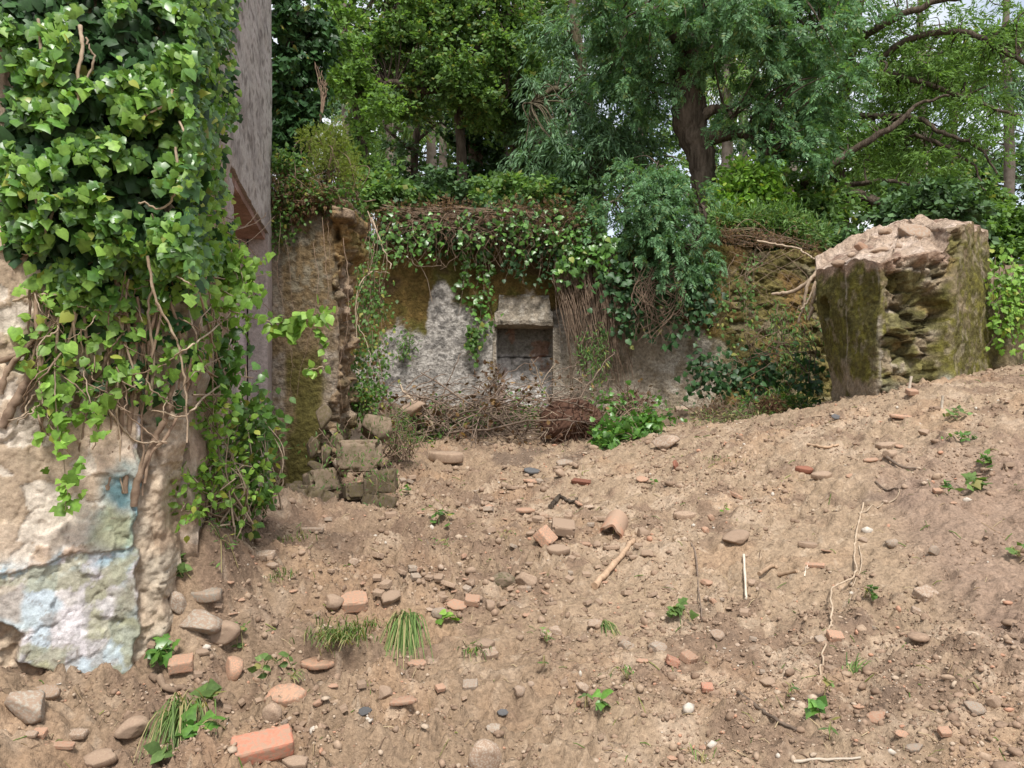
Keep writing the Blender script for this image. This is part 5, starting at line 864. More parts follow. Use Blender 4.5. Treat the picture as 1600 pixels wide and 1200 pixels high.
drape('ivy_plant', 'small ivy strands over the niche lintel', 'ivy', hang(790, 890, 365, 385, 30, 80, 10.75, 14), 'ivy', 26, .06, 'ivyd', 'vined', 112)
drape('ivy_plant', 'dark glossy ivy curtain on the back wall below the sapling', 'ivy', hang(950, 1110, 390, 440, 40, 110, 10.6, 36), 'ivy', 44, .085, 'ivyd', 'vined', 113, .1)
drape('ivy_plant', 'green ivy patch right of the hanging dead vines', 'ivy', hang(880, 960, 350, 380, 30, 80, 10.6, 22), 'ivy', 36, .075, 'ivy', 'vined', 114, .08)
drape('ivy_plant', 'leafy creeper covering the corner between narrow stub and back wall', 'ivy', hang(552, 606, 345, 480, 80, 200, 9.6, 26, 16), 'ovate', 34, .055, 'weed', 'vined', 115, .09)
drape('ivy_plant', 'low leafy creeper at the foot of the corner beside the narrow stub', 'ivy', hang(545, 595, 500, 600, 50, 110, 8.6, 18, 16), 'ovate', 42, .05, 'weed', 'vined', 116, .08)
drape('ivy_plant', 'dark bushy ivy at the foot of the mossy wall left of the right stub', 'ivy', hang(1090, 1285, 555, 600, 20, 50, 10.0, 40, 20), 'ivy', 42, .075, 'ivyd', 'vined', 117, .12)
drape('creeper', 'light green creeper beside the left face of the right stub', 'creeper', hang(1200, 1280, 470, 570, 30, 90, 10.2, 22, 24), 'lance', 45, .1, 'weed', 'vined', 118, .1)
drape('creeper', 'sparse creeper climbing the rubble wall right of the sapling', 'creeper', hang(1110, 1180, 390, 470, 40, 100, 10.6, 12, 20), 'ovate', 32, .06, 'weed', 'vined', 119, .07)
drape('ivy_plant', 'small ivy tuft sprouting on the grey plaster left of the niche', 'ivy', hang(628, 652, 520, 540, 10, 30, 10.9, 8, 12), 'lance', 60, .09, 'weed', 'vined', 120, .05)
drape('ivy_plant', 'tiny ivy tuft beside the left niche jamb', 'ivy', hang(730, 750, 500, 530, 10, 40, 10.9, 6, 8), 'ivy', 60, .07, 'weed', 'vined', 121, .05)
drape('ivy_plant', 'thin green strands among the dead vines right of the niche', 'ivy', hang(905, 950, 490, 560, 30, 80, 10.6, 14, 12), 'lance', 50, .08, 'weed', 'vined', 122, .06)
drape('ivy_plant', 'fresh ivy growing on the right edge of the right stub', 'ivy', hang(1555, 1620, 395, 470, 40, 110, 8.2, 26, 14), 'ivy', 40, .06, 'ivyb', 'vined', 123, .07)
# dead vine curtain and bare vines
def vines(name, label, cat, strands, r0, m, seed, jit=.03, group=None):
    mb = MB()
    for k, q in enumerate(strands): s = wob(spline(np.array([P(*a) for a in q]), 8), jit, 3, seed + k * 3); mb.add(*tubeVF(s, np.linspace(r0, r0 * .6, len(s)) * (.6 + .8 * ((k * 37) % 10) / 10), 5))
    return tag(mb.build(name, M[m], None, smooth=True), label, cat, group)
st = []
for _ in range(150):
    x = rr.uniform(860, 965); y = rr.uniform(385, 440); l = rr.uniform(60, 210); xe = 880 + (x - 860) * .75 + rr.uniform(-18, 18) + l * .12; st.append([(x, y, 10.75), ((x + xe) / 2 + rr.uniform(-10, 12), y + l * .5, 10.6), (xe, y + l, 10.75)])
vines('dead_vines', 'thick curtain of dead brown vines hanging right of the niche', 'dead vines', st, .006, 'vined', 200)
vines('dead_vines', 'thin veil of dead stems over the mossy rubble wall left of the right stub', 'dead vines', [[(rr.uniform(1120, 1275), rr.uniform(385, 420), 10.6), (rr.uniform(1120, 1275), rr.uniform(430, 470), 10.5), (rr.uniform(1120, 1275), rr.uniform(480, 580), 10.6)] for _ in range(16)], .003, 'vined', 201, .03)
vines('bare_vine', 'bare pale vine looping down the corner right of the narrow stub', 'vine', [[(575, 330, 9.8), (585, 370, 9.7), (578, 420, 9.6), (562, 455, 9.5), (558, 500, 9.5), (575, 540, 9.4), (585, 600, 9.3), (592, 650, 9.3)], [(580, 340, 9.7), (600, 390, 9.6), (612, 420, 9.6)], [(585, 420, 9.6), (560, 450, 9.5), (556, 520, 9.5), (560, 600, 9.4)], [(578, 425, 9.6), (610, 425, 9.6)]], .011, 'vinepale', 210, .03)
vines('bare_vine', 'forked pale vine end on the moss left of the niche', 'vine', [[(600, 400, 10.9), (625, 385, 10.85), (642, 395, 10.8), (657, 388, 10.8)], [(642, 395, 10.8), (650, 415, 10.8), (690, 415, 10.85)], [(645, 400, 10.8), (665, 430, 10.85), (675, 470, 10.9)]], .009, 'vinepale', 212, .02)
vines('dead_vines', 'brown tangle of dead stems matting the back wall top above the niche', 'dead vines', [[(rr.uniform(590, 900), rr.uniform(318, 345), 10.7), (rr.uniform(590, 900), rr.uniform(325, 355), 10.6)] [:1] + [(x0 + rr.uniform(-30, 30), rr.uniform(335, 370), 10.6), (x0 + rr.uniform(-40, 40), rr.uniform(370, 425), 10.7)] for x0 in [rr.uniform(600, 900) for _ in range(110)]], .0045, 'vined', 202, .06)
vines('root_tangle', 'brown roots trailing under the sapling on the back wall', 'roots', [[(rr.uniform(985, 1070), rr.uniform(400, 450), 10.45), (rr.uniform(985, 1075), rr.uniform(450, 480), 10.4), (rr.uniform(985, 1080), rr.uniform(490, 540), 10.5)] for _ in range(40)], .006, 'vined', 214, .05)
vines('dead_branch', 'bare grey branch slanting from the wall top onto the right stub', 'branch', [[(1183, 376, 10.6), (1215, 382, 10.4), (1248, 388, 10.1), (1265, 400, 9.8), (1282, 412, 9.2)], [(1278, 410, 9.2), (1276, 440, 9.1), (1270, 470, 9.1), (1268, 490, 9.1)]] + [[(1276, 425, 9.1), (1262, 445, 9.1), (1255, 480, 9.15), (1247, 505, 9.2)], [(1274, 440, 9.1), (1265, 465, 9.1), (1252, 485, 9.1)], [(1276, 430, 9.1), (1240, 455, 9.3), (1205, 460, 9.5)], [(1270, 480, 9.1), (1262, 500, 9.1)]], .026, 'vinepale', 216, .03)
vines('bare_twigs', 'thin bare twigs curving in the shade left of the right stub', 'twigs', [[(rr.uniform(1150, 1280), rr.uniform(540, 600), 9.9), (rr.uniform(1150, 1280), rr.uniform(520, 560), 9.7), (rr.uniform(1180, 1290), rr.uniform(480, 560), 9.6)] for _ in range(16)], .006, 'vined', 218, .05)
# ---------------------------------------------------------------- brush pile, root clod, ivy heap
def branchy(b, r, p, d, L, rad, lv, col):
    n = 6; pts = [p]; dd = d
    for _ in range(n): dd = nrm(dd + rv(r, 1)[0] * .22); pts.append(pts[-1] + dd * L / n)
    s = np.array(pts); b.add(*tubeVF(s, np.linspace(rad, rad * .5, n + 1), 5)); col.append(s[-1])
    if lv:
        for _ in range(r.integers(3, 6)): k = r.integers(1, n); branchy(b, r, s[k], nrm(dd + rv(r, 1)[0] * .75), L * r.uniform(.35, .65), rad * .55, lv - 1, col)
for k, (px, py, d, ax, L, lab) in enumerate([(640, 690, 9.3, (.9, .1, .35), 1.5, 'fallen dead branch, leftmost in the brush pile'), (760, 690, 9.4, (-.8, .1, .6), 1.3, 'dead branch with brown leaves left of the niche'), (845, 690, 9.5, (-.8, .1, .5), 1.0, 'dead branch leaning up in front of the niche'), (930, 640, 9.9, (-.95, .0, .25), 1.6, 'pale forked branch reaching left across the niche foot'), (700, 705, 9.1, (.9, -.1, .12), 1.5, 'flat lying dead branch at the front of the brush pile'), (800, 700, 9.2, (-.9, 0, .3), 1.3, 'twiggy dead branch at the middle front of the brush pile'), (680, 700, 9.2, (-.1, .1, 1), .95, 'upright pale dead stem at the left of the brush pile'), (870, 690, 9.4, (.6, .1, .5), 1.0, 'dead twigs next to the dark root clod')]):
    r = np.random.default_rng(300 + k); b = P(px, py, d); b[2] = GZ(b[0], b[1]) + .05; root = empty('dead_branch', b, lab, 'branch', 'dead branches of the brush pile'); wb, lb_, tips = MB(), MB(), []
    branchy(wb, r, b, nrm(np.array(ax, float)), L, .022 if k in (3, 6) else .016, 3, tips); wb.build('wood', M['vinepale' if k in (3, 6) else 'twig'], root, smooth=True)
    tp = np.array(tips); n = len(tp) * (3 if k == 1 else 1); p = tp[r.integers(0, len(tp), n)] + rv(r, n, .035); leaves(lb_, 'ovate', p, rv(r, n) - np.array([0, 0, .5]), rv(r, n), r.uniform(.03, .085, n)); lb_.build('dead_leaves', M['brown'], root)
st = []
for _ in range(190):
    x, y = rr.uniform(600, 900), rr.uniform(600, 708); a = rr.gauss(0, .5); l = rr.uniform(30, 110); d = rr.uniform(8.9, 9.7); st.append([(x, y, d), (x + l * .5 * math.cos(a), y - l * .5 * math.sin(a) - rr.uniform(0, 6), d), (x + l * math.cos(a), y - l * math.sin(a), d)])
vines('brush_pile', 'heap of cut grey brown twigs below the blocked niche', 'brush pile', st, .0075, 'twig', 330, .05)
shrub('bramble', 'dull green scrub sprouting through the brush pile', 'shrub', (730, 700, 9.3), [(700, 660, 9.4, 90, 34, .3), (820, 650, 9.6, 80, 40, .3), (660, 690, 9.1, 60, 18, .2)], 'ovate', 150, 12, .12, .05, 'weed', 'twig', 331, .2)
rk = MB(); V = ROCK[2] * np.array([.36, .28, .26]) + np.array(P(893, 658, 9.1)); rk.add(V, IC4[1]); r = np.random.default_rng(5); c0 = np.array(P(893, 658, 9.1))
for _ in range(260):
    d0 = nrm(rv(r, 1)[0]); a = c0 + d0 * np.array([.32, .24, .22]); e = a + nrm(d0 + rv(r, 1)[0] * .9) * r.uniform(.05, .2) - np.array([0, 0, .05]); rk.add(*tubeVF(spline([a - d0 * .05, (a + e) / 2 + rv(r, 1)[0] * .03, e], 4), .005, 4))
tag(rk.build('root_clod', M['root'], None), 'dark red brown matted root ball left of the ivy heap', 'root ball')
rk = MB(); c0 = np.array(P(985, 628, 9.6)); 
for _ in range(160):
    d0 = nrm(rv(r, 1)[0]); a = c0 + d0 * np.array([.16, .12, .12]); e = a + nrm(d0 + rv(r, 1)[0]) * r.uniform(.08, .25) - np.array([0, 0, .06]); rk.add(*tubeVF(spline([a - d0 * .1, (a + e) / 2, e], 4), .004, 4))
tag(rk.build('root_clod', M['root'], None), 'smaller stringy root tangle above the ivy heap', 'root ball')
shrub('ivy_plant', 'glossy bright ivy heap lying on the mound crest right of the root ball', 'ivy', (965, 690, 8.7), [(965, 676, 8.6, 38, 13, .25), (1005, 662, 8.8, 30, 14, .25), (940, 688, 8.5, 20, 8, .2)], 'ivy', 52, 16, .11, .075, 'ivy', 'vine', 332, .4)
shrub('ivy_plant', 'loose pale green ivy sprays rising behind the bright ivy heap', 'ivy', (985, 650, 9.2), [(990, 635, 9.2, 50, 14, .3), (950, 628, 9.3, 22, 12, .2), (1030, 648, 9.2, 30, 10, .2)], 'ivy', 30, 7, .14, .06, 'ivy', 'vined', 333, .4)
for px, py, d, rx, ry, ls, kind, ml, lab, n in [(625, 680, 7.9, 30, 36, .045, 'lance', 'weed', 'leafy creeper spilling over the mossy boulders', 42), (560, 620, 8.0, 30, 28, .05, 'ovate', 'weed', 'weeds in the stones at the right edge of the narrow stub', 40), (1215, 635, 9.4, 55, 16, .1, 'lance', 'weed', 'long bladed weeds behind the mound crest left of the right stub', 60), (1120, 640, 9.6, 40, 12, .05, 'fern', 'brown', 'dry brown growth along the wall foot at right', 50), (1150, 655, 8.8, 70, 8, .06, 'fine', 'grass', 'thin grass fringe along the back of the crest', 60)]:
    shrub('weed_patch', lab, 'weeds', (px, py + ry, d), [(px, py, d, rx, ry, .25)], kind, n, 18, .1, ls, ml, 'vined', int(px + py), .3)
drape('creeper', 'straggling weeds trailing over the rubble at the stub base', 'creeper', hang(480, 610, 640, 730, 30, 80, 6.75, 16, 22), 'lance', 40, .05, 'weed', 'vined', 341, .05, .003)
shrub('soil_roots', 'mound of root matted soil behind the crest left of the right stub', 'roots', (1205, 650, 9.2), [(1205, 632, 9.2, 22, 8, .15)], 'fern', 40, 14, .08, .06, 'brown', 'root', 340, .4)
# ---------------------------------------------------------------- weeds, grass and sprigs on the slope
def tuft(px, py, h, n, label, seed, lean=(0, 0, 0), spread=.05, sx=.3, m='grass', name='grass_tuft', cat='grass', w_=.05, hang_=1.):
    g = G(px, py); s = h / 1200 * g[1]; r = np.random.default_rng(seed); mb = MB()
    for _ in range(n):
        b = g + np.array([r.normal() * spread, r.normal() * spread, .0]); dr = np.array([r.normal() * sx, r.normal() * .3 - .2, 1.]) + np.array(lean); L = s * r.uniform(.25, 1.15); k = 6; t = np.linspace(0, 1, k)[:, None]
        c = b + nrm(dr[None]) * t * L - np.array([0, 0, .55 * L * hang_]) * t ** 2.2; c[:, 2] = np.maximum(c[:, 2], ground_h(c[:, 0], c[:, 1], False) + .006); wd = min(w_ * s * .5, .0022) * (1 - t ** 1.5) + .0006; sd = nrm(np.cross(c[-1] - c[0], (0, 0, 1)) + 1e-6)
        mb.add(np.concatenate([c - sd * wd, c + sd * wd]), np.stack([np.arange(k - 1), np.arange(1, k), np.arange(1, k) + k, np.arange(k - 1) + k], 1))
    return tag(mb.build(name, M[m], None), label, cat)
tuft(636, 965, 170, 260, 'long green grass tuft drooping down a bank in the left foreground', 401, (.1, -1.3, -.3), .022, .2, hang_=1.7)
tuft(535, 1000, 75, 260, 'short feathery green grass clump left of the drooping tuft', 402, (0, -.5, 0), .07)
tuft(583, 975, 30, 50, 'tiny grass tuft between the short clump and the drooping one', 403, (0, -.3, 0), .03)
tuft(290, 1120, 150, 200, 'bundle of pale limp grass at lower left under the broad leaves', 404, (.2, -.9, 0), .03, .16, hang_=1.4)
tuft(435, 905, 30, 70, 'short grass beside the layered flat stone', 405, (0, -.2, 0), .05); tuft(450, 845, 26, 40, 'small green grass in the shaded hollow', 406, (0, 0, 0), .05); tuft(943, 975, 60, 60, 'narrow green frond lying right of the pale oval stone', 407, (.3, -1.2, 0), .015, hang_=1.5)
tuft(1330, 1050, 60, 30, 'limp grass stalks on the right lower slope', 408, (.4, .6, 0), .02, hang_=1.2); tuft(740, 1020, 45, 30, 'dark thin grass below the white cornered stone', 409, (0, -.8, 0), .03, m='weed'); tuft(1100, 1190, 40, 14, 'sparse dry grass at the bottom edge right of centre', 410, (-.3, .3, 0), .03); tuft(1035, 640, 26, 50, 'faint grass along the crest behind the big pale boulder', 411, (0, 0, 0), .2)
tuft(1130, 720, 18, 40, 'thin grass blades on the upper slope', 412, (0, -.2, 0), .08); tuft(450, 1060, 40, 20, 'thin grass stems at the top of the dark red slab', 413, (.8, -.8, 0), .02)
def sprig(px, py, size, n, ls, kind, ml, label, seed, name='sprig', cat='sprig', flat=.35, stem=True, rise=.03):
    g = G(px, py); ls *= .78; ml = 'limp' if (ml == 'ivyb' and seed % 3) or (ml == 'weed' and seed % 2) else ml; s = size / 1200 * g[1] / 2; r = np.random.default_rng(seed); root = empty(name, g, label, cat); lb2, sb = MB(), MB(); ns = max(1, n // 5)
    for k in range(ns):
        a = r.uniform(0, 6.28); L = s * r.uniform(.6, 1.2); e = g + np.array([math.cos(a) * L, math.sin(a) * L * .8, 0]); e[2] = GZ(e[0], e[1]) + rise * r.uniform(.6, 1.8); q = spline([g + (0, 0, .01), (g + e) / 2 + (0, 0, rise * 1.6), e], 5); sb.add(*tubeVF(q, .0022, 4))
        m = max(2, n // ns); i = r.integers(1, len(q), m); p = q[i] + rv(r, m, s * .18) * np.array([1, 1, .3]) + (0, 0, .01); p[:, 2] = np.maximum(p[:, 2], ground_h(p[:, 0], p[:, 1]) + .008)
        leaves(lb2, kind, p, rv(r, m) * np.array([1, 1, .45]) + np.array([0, -.5, -.1]), rv(r, m, flat) + np.array([0, -.35, 1]), ls * r.uniform(.6, 1.2, m))
    sb.build('stems', M['grass'], root); lb2.build('leaves', M[ml], root, smooth=True); return root
for k, (px, py, sz, n, ls, kind, ml, lab) in enumerate([
 (688, 808, 50, 26, .07, 'ovate', 'weed', 'small leafy weed growing in the hollow right of the stub base'), (432, 1040, 60, 16, .06, 'ovate', 'weed', 'wilted sprig lying above the dark red tile slab'), (1058, 968, 60, 26, .055, 'ivy', 'ivyb', 'uprooted ivy sprig in the middle of the slope'), (1535, 765, 60, 16, .085, 'ivy', 'ivyb', 'broad light green ivy leaves on the far right slope'),
 (1500, 690, 50, 24, .06, 'ovate', 'weed', 'leafy trail running down from the crest at right'), (1480, 655, 60, 26, .06, 'ovate', 'ivyb', 'leafy trail near the upright pegs'), (1545, 728, 40, 18, .06, 'ivy', 'weed', 'weed clump just above the broad ivy leaves'), (1482, 775, 24, 8, .06, 'ivy', 'ivy', 'dark ivy leaf by the orange cube chips'), (1350, 938, 36, 14, .05, 'ovate', 'weed', 'small green sprig by the long curling vine'), (1283, 1130, 30, 6, .06, 'ivy', 'ivy', 'dark green leaf by the end of the dark brown twig'), (1238, 1088, 22, 8, .045, 'lance', 'weed', 'small green leaflets left of the lower pink chips'),
 (1288, 1094, 20, 4, .045, 'ivy', 'ivyb', 'single bright leaf right of the green leaflets'), (1296, 1164, 30, 4, .06, 'lance', 'ivyb', 'pale narrow leaf at the bottom right'), (943, 1118, 28, 5, .06, 'ivy', 'ivy', 'dark ivy leaf left of the bottom centre straw'), (918, 1108, 20, 3, .045, 'ovate', 'ivyb', 'yellowish leaf beside the dark ivy leaf'), (852, 1048, 22, 2, .05, 'ovate', 'ivyb', 'single round bright green leaf below the tan slab'), (690, 980, 36, 8, .06, 'ivy', 'ivyb', 'bright three leaf weed right of the drooping grass'),
 (372, 985, 50, 14, .045, 'ovate', 'ivyb', 'pale green round leaved sprig at the wall corner'), (240, 1040, 56, 24, .07, 'ivy', 'ivy', 'dark ivy sprig at the painted wall foot'), (300, 1155, 90, 22, .075, 'ivy', 'ivy', 'broad leaved ivy sprig at the bottom left'), (330, 1100, 50, 10, .085, 'ivy', 'ivyb', 'light ivy leaves left of the dark red slab'), (260, 1190, 60, 10, .07, 'ovate', 'ivyb', 'yellow green leaves at the bottom left edge'), (240, 870, 40, 10, .05, 'ivy', 'ivyb', 'small ivy shoot against the bare rubble corner'), (268, 915, 50, 18, .05, 'ivy', 'weed', 'weedy shoot above the upright corner stone'),
 (790, 845, 40, 14, .04, 'lance', 'weed', 'green blades beside the brown boulder'), (855, 1010, 40, 14, .05, 'lance', 'weed', 'dark green sprig right of the chalky rubble'), (700, 860, 40, 10, .05, 'lance', 'weed', 'thin green weed above the orange tile stump'), (1024, 762, 14, 3, .045, 'ovate', 'ivy', 'single dark leaf on the upper middle slope'), (1130, 806, 16, 4, .045, 'ovate', 'ivyb', 'green leaf right of the orange round stones'), (958, 838, 18, 4, .05, 'ivy', 'ivyb', 'green leaf at the foot of the arched tile'), (640, 775, 40, 14, .06, 'ovate', 'ivy', 'dark leaves right of the stub base boulders'), (470, 840, 30, 10, .04, 'lance', 'weed', 'green weed in the hollow left of the whitish brick'), (345, 850, 70, 30, .05, 'lance', 'weed', 'weed tangle spilling onto the soil under the corner bush'), (1590, 875, 40, 10, .06, 'ivy', 'weed', 'dark weed at the right edge of the berm'), (980, 1065, 50, 16, .04, 'lance', 'weed', 'mossy weed streak at the lower centre')]):
    sprig(px, py, sz, n, ls, kind, ml, lab, 500 + k)
# ---------------------------------------------------------------- the great ivy on the left ruin
def wallpt(px, py, out=0.):
    """a point on the ruin's front or side wall on the sight line of a photo pixel, moved out from the wall"""
    k = (px - 800) / 1200
    t = (A0[0] - k * A0[1]) / (k * FU[1] - FU[0]); d = A0[1] + FU[1] * t; nn = FN
    if d > 3.4 or t < -3:
        t = (S0[0] - k * S0[1]) / (k * SU[1] - SU[0]); d = S0[1] + SU[1] * t; nn = -SN
    q = np.array([k * d, d, CAMZ + (600 - py) / 1200 * d]); e = q - np.array([0, 0, CAMZ]); n3 = np.array([nn[0], nn[1], 0]); u_ = e / np.linalg.norm(e)
    return q - u_ * min(out / max(.3, -(u_ @ n3)), .45)          # stands off the wall, towards the open side
r = np.random.default_rng(900); iv = empty('ivy_vine', wallpt(180, 780), 'huge glossy ivy smothering the upper part of the painted ruin wall', 'ivy')
BL = [(-40, -60), (385, -60), (366, 60), (358, 160), (350, 250), (362, 310), (372, 380), (350, 405), (315, 450), (250, 475), (215, 440), (170, 490), (95, 455), (50, 410), (14, 400), (8, 320), (-20, 260), (24, 180), (18, 60), (-40, 40)]
def scat(n, bl, seed, soft=18, yl=(-60, 540), xl=(-40, 420)):
    r = np.random.default_rng(seed); px = r.uniform(*xl, n * 2); py = r.uniform(*yl, n * 2); q = np.stack([px / 60, py / 60, 0 * px], 1); sd = polyd(px, py, bl) + soft * fbm(q, 1, 3, 5); k = sd > r.normal(size=len(px)) * 5; return px[k][:n], py[k][:n]
FACE3 = np.array([FN[0], FN[1], 0])
def put(px, py, out, size, mleaf, name, seed, r_tip=.5, flat=.4, droop=.85):
    r = np.random.default_rng(seed); n = len(px); p = np.array([wallpt(a, b, o) for a, b, o in zip(px, py, out)]); side = (p[:, 1] > 3.42)[:, None]; nn = np.where(side, np.array([-SN[0], -SN[1], 0]) * .5 + np.array([.1, -.6, 0]), FACE3)
    mb = MB(); leaves(mb, 'ivy', p, rv(r, n, r_tip) + np.array([0, -.15, -droop]), rv(r, n, flat) + nn + np.array([0, 0, .55]), size * r.uniform(.4, 1.4, n)); mb.build(name, M[mleaf], iv, smooth=True)
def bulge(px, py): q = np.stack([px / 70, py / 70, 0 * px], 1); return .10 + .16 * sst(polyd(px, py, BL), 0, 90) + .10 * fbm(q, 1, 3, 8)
px, py = scat(3400, BL, 901); put(px, py, np.clip(bulge(px, py) * r.uniform(.1, .7, len(px)), .03, 1), .054, 'ivyd', 'shaded_leaves', 902)  # deep layer in darker green: shade inside the ivy put into leaf colour
px, py = scat(7600, BL, 903); q = np.stack([px / 45, py / 45, 0 * px], 1); k = fbm(q, 1, 3, 9) > -.03; px, py = px[k], py[k]; put(px, py, np.clip(bulge(px, py) * r.uniform(.75, 1.15, len(px)), .04, 1), .042, 'ivy', 'leaves', 904)
px, py = scat(1800, BL, 905); q = np.stack([px / 45, py / 45, 0 * px], 1); k = (fbm(q, 1, 3, 9) > -.05) | (px > 300); px, py = px[k], py[k]; put(px, py, bulge(px, py) * r.uniform(.95, 1.25, len(px)), .039, 'ivyb', 'young_leaves', 906)
px, py = scat(1700, [(285, -60), (380, -60), (366, 80), (354, 260), (385, 430), (330, 470), (280, 300), (300, 100)], 907, 8); put(px, py, r.uniform(.03, .16, len(px)), .037, 'ivyb', 'corner_leaves', 908)
px, py = scat(620, [(40, 410), (400, 390), (385, 520), (300, 600), (200, 620), (110, 690), (50, 560)], 909, 30, (400, 720)); put(px, py, r.uniform(.03, .14, len(px)), .041, 'ivyb', 'sparse_leaves', 910)
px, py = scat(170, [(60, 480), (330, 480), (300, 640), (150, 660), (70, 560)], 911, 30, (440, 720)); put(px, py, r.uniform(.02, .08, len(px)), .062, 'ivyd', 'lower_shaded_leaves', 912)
def istem(pts, r0, m, seed, jit=.012, per=9):
    s = wob(spline(np.array([wallpt(a, b, o) for a, b, o in pts]), per), jit, 3, seed); mb = MB(); mb.add(*tubeVF(s, np.linspace(r0, r0 * .6, len(s)) * (1 + .1 * np.sin(np.arange(len(s)) * 1.3 + seed)), 8)); mb.build('stem', M[m], iv, smooth=True)
for k, (pts, r0) in enumerate([
 ([(2, 668, .03), (25, 625, .04), (45, 590, .05), (60, 555, .06), (85, 500, .08), (115, 462, .1), (150, 430, .12), (185, 395, .14)], .019), ([(0, 615, .03), (14, 575, .04), (40, 545, .06), (75, 505, .08)], .013), ([(0, 565, .03), (35, 550, .05), (60, 535, .06), (95, 520, .05)], .01), ([(115, 640, .03), (128, 610, .04), (162, 570, .06), (178, 520, .08), (183, 470, .1), (186, 430, .1)], .014), ([(133, 710, .02), (150, 640, .03), (165, 590, .05), (172, 550, .06)], .012),
 ([(166, 765, .02), (184, 700, .03), (190, 640, .04), (190, 590, .05), (196, 520, .07), (192, 450, .09)], .012), ([(195, 770, .02), (201, 690, .03), (206, 610, .05), (212, 540, .07), (214, 480, .09)], .013), ([(208, 790, .02), (218, 740, .03), (240, 690, .03), (262, 640, .05), (270, 580, .06)], .018), ([(225, 755, .02), (235, 710, .03), (262, 680, .04), (290, 620, .05), (300, 560, .06)], .009), ([(235, 640, .05), (240, 560, .08), (232, 480, .12), (245, 400, .2), (238, 330, .25)], .007), ([(60, 30, .2), (70, 100, .22), (120, 140, .25), (145, 95, .27), (135, 60, .27)], .006), ([(125, 40, .27), (128, 80, .28), (120, 130, .28), (122, 165, .28)], .008), ([(270, 140, .3), (262, 160, .3), (230, 178, .3), (215, 190, .3)], .006), ([(280, 190, .28), (300, 225, .25), (320, 235, .22)], .005), ([(275, 230, .28), (277, 290, .28), (255, 325, .28), (215, 315, .28)], .006), ([(83, 290, .2), (60, 300, .18), (62, 340, .16), (85, 320, .2), (68, 370, .2)], .007),
 ([(230, 400, .26), (245, 470, .22), (275, 530, .18), (290, 600, .14), (292, 690, .1)], .006), ([(300, 400, .1), (315, 470, .12), (340, 560, .1), (350, 600, .1), (352, 690, .06)], .006), ([(320, 430, .08), (330, 480, .1), (332, 600, .08), (335, 730, .05)], .005), ([(372, 470, .1), (350, 500, .12), (300, 540, .14), (265, 560, .12)], .005), ([(395, 590, .1), (365, 590, .1), (320, 620, .1), (290, 650, .08), (240, 640, .06)], .006), ([(155, 620, .06), (185, 660, .05), (215, 690, .05), (260, 690, .06)], .005), ([(20, 470, .06), (60, 460, .1), (110, 462, .12), (170, 470, .13)], .005), ([(112, 430, .14), (116, 500, .1), (110, 560, .08), (60, 610, .05), (35, 650, .03)], .006)]): istem(pts, r0, 'vine' if r0 > .0085 else 'vinepale', 920 + k)
for k in range(110):
    x, y = rr.uniform(50, 370), rr.uniform(330, 640); a = rr.uniform(-1, 1) + (1.57 if rr.random() < .6 else 0); l = rr.uniform(30, 110)
    istem([(x, y, .14 * rr.random() + .03), (x + math.cos(a) * l * .5 + rr.uniform(-14, 14), y + math.sin(a) * l * .5 + rr.uniform(-8, 8), .14 * rr.random() + .05), (x + math.cos(a) * l, y + math.sin(a) * l, .12 * rr.random() + .03)], rr.uniform(.002, .0045), rr.choice(['vine', 'vinepale', 'vined']), 960 + k, .015, 7)
# hanging strand low on the painted wall and other separate shoots
drape('ivy_shoot', 'ivy strand dangling low over the peeling plaster at left', 'ivy', [[(85, 560, 3.0), (88, 640, 2.98), (96, 700, 2.98), (104, 760, 2.98), (102, 800, 3.0)], [(60, 590, 3.0), (75, 650, 2.99), (90, 690, 2.98)], [(130, 580, 3.04), (145, 640, 3.02), (150, 680, 3.02)]], 'ivy', 60, .05, 'ivyb', 'vinepale', 601, .03, .003)
drape('ivy_shoot', 'long bright ivy shoot reaching out sideways in front of the narrow stub', 'ivy', [[(345, 480, 3.9), (380, 492, 3.9), (420, 502, 3.9), (460, 503, 3.9), (490, 495, 3.88), (516, 484, 3.86)], [(440, 505, 3.9), (470, 512, 3.9), (480, 490, 3.88)], [(350, 455, 3.9), (385, 470, 3.9), (400, 440, 3.9)]], 'ovate', 95, .065, 'ivyb', 'vinepale', 602, .03, .004)
drape('ivy_shoot', 'tiny yellow green shoot on a thin tendril before the narrow stub', 'ivy', [[(488, 510, 3.9), (506, 530, 3.9), (505, 560, 3.9), (508, 575, 3.9)], [(505, 572, 3.9), (490, 576, 3.9), (478, 578, 3.9)]], 'ovate', 42, .05, 'ivyb', 'vinepale', 603, .012, .003)
drape('ivy_shoot', 'ivy sprays over the reddish opening edge of the side wall', 'ivy', hang(345, 400, 380, 420, 20, 60, 4.1, 9, 20), 'ivy', 60, .06, 'ivyb', 'vinepale', 604, .05, .003)
drape('ivy_shoot', 'blue green leafy shoots on the lower side wall', 'creeper', hang(385, 430, 590, 680, 40, 90, 5.0, 8, 20), 'ovate', 50, .075, 'weed', 'vine', 605, .07, .004)
drape('ivy_shoot', 'trailing ivy tips hanging through the opening of the side wall', 'ivy', hang(330, 372, 500, 560, 60, 160, 4.0, 10, 24), 'ivy', 36, .055, 'ivy', 'vinepale', 606, .05, .003)
shrub('corner_bush', 'bright green weedy bush at the corner of the ruin wall', 'bush', (325, 815, 3.9), [(318, 755, 3.65, 40, 38, .16), (345, 705, 3.8, 36, 45, .16), (372, 760, 3.9, 32, 40, .16), (330, 650, 3.75, 25, 40, .1), (300, 790, 3.55, 25, 20, .1)], 'ovate', 62, 11, .1, .042, 'ivyb', 'vinepale', 607, .3)
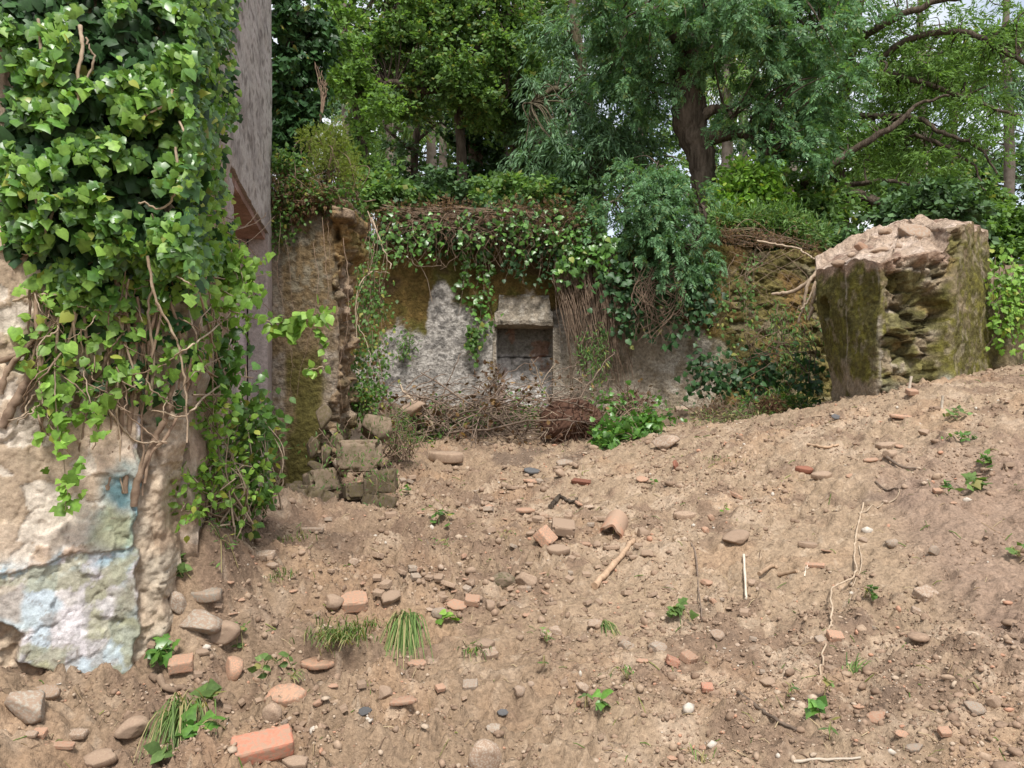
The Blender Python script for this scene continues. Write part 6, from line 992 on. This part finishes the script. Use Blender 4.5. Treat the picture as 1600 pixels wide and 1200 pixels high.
shrub('corner_bush', 'darker leafy weeds behind the bright corner bush', 'bush', (380, 800, 4.5), [(385, 745, 4.4, 35, 55, .2), (395, 665, 4.6, 28, 50, .2), (345, 800, 4.2, 35, 30, .15)], 'ovate', 60, 14, .1, .055, 'weed', 'vinepale', 608, .3)
vines('bare_vine', 'long yellow tendrils trailing from the corner bush over the soil', 'vine', [[(318, 800, 3.75), (312, 860, 3.7), (310, 920, 3.66), (312, 962, 3.62)], [(322, 790, 3.8), (330, 850, 3.78), (322, 880, 3.75)], [(372, 800, 4.1), (380, 850, 4.1), (400, 910, 4.12), (450, 950, 4.12), (500, 958, 4.14)], [(320, 910, 3.68), (360, 960, 3.68), (400, 985, 3.68)]], .0035, 'vinepale', 609, .01)
# column of dark ivy standing behind the side wall
tree('ivy_clad_tree', 'tall column of dark ivy rising right behind the grey side wall', 'tree', [(462, zb_(462, 9.6) if 0 else 560, 9.8, .14), (462, 300, 9.8, .13), (458, 120, 9.8, .12), (455, -80, 9.8, .1)], None, [(462, 40, 9.6, 40, 80, .35), (460, 130, 9.6, 36, 60, .35), (455, -60, 9.6, 45, 70, .35), (470, 190, 9.6, 24, 40, .25), (490, 60, 9.7, 22, 60, .2), (440, 190, 9.7, 26, 60, .25), (455, 240, 9.8, 40, 40, .25)], 'ivy', 290, 46, .2, .085, 'ivyd', 'bark', None, .9, 610)
vines('bare_twigs', 'bare dead twigs poking out at the right of the dark ivy column', 'twigs', [[(500, 190, 9.4), (505 + k, 150, 9.4), (500 + k * 2.5, 110 + 5 * k, 9.4)] for k in range(-4, 5)] + [[(500, 215, 9.4), (525, 190, 9.4), (545, 205, 9.4)]], .008, 'vined', 611, .04)
for k in range(20):
    x = rr.uniform(40, 290); y = rr.uniform(430, 500); xe = x + rr.uniform(-40, 30); ye = rr.uniform(600, 780)
    istem([(x, y, .1), ((x + xe) / 2 + rr.uniform(-15, 15), (y + ye) / 2, .07), (xe, ye, .025)], rr.uniform(.004, .009), rr.choice(['vine', 'vine', 'vinepale']), 1100 + k, .015, 8)
vines('bare_vine', 'thin bare vines hanging before the mossy face of the narrow stub', 'vine', [[(x0, rr.uniform(320, 400), 7.1), (x0 + rr.uniform(-15, 15), rr.uniform(430, 500), 7.0), (x0 + rr.uniform(-25, 25), rr.uniform(520, 680), 7.05)] for x0 in [rr.uniform(430, 545) for _ in range(6)]], .003, 'vined', 1130, .06)
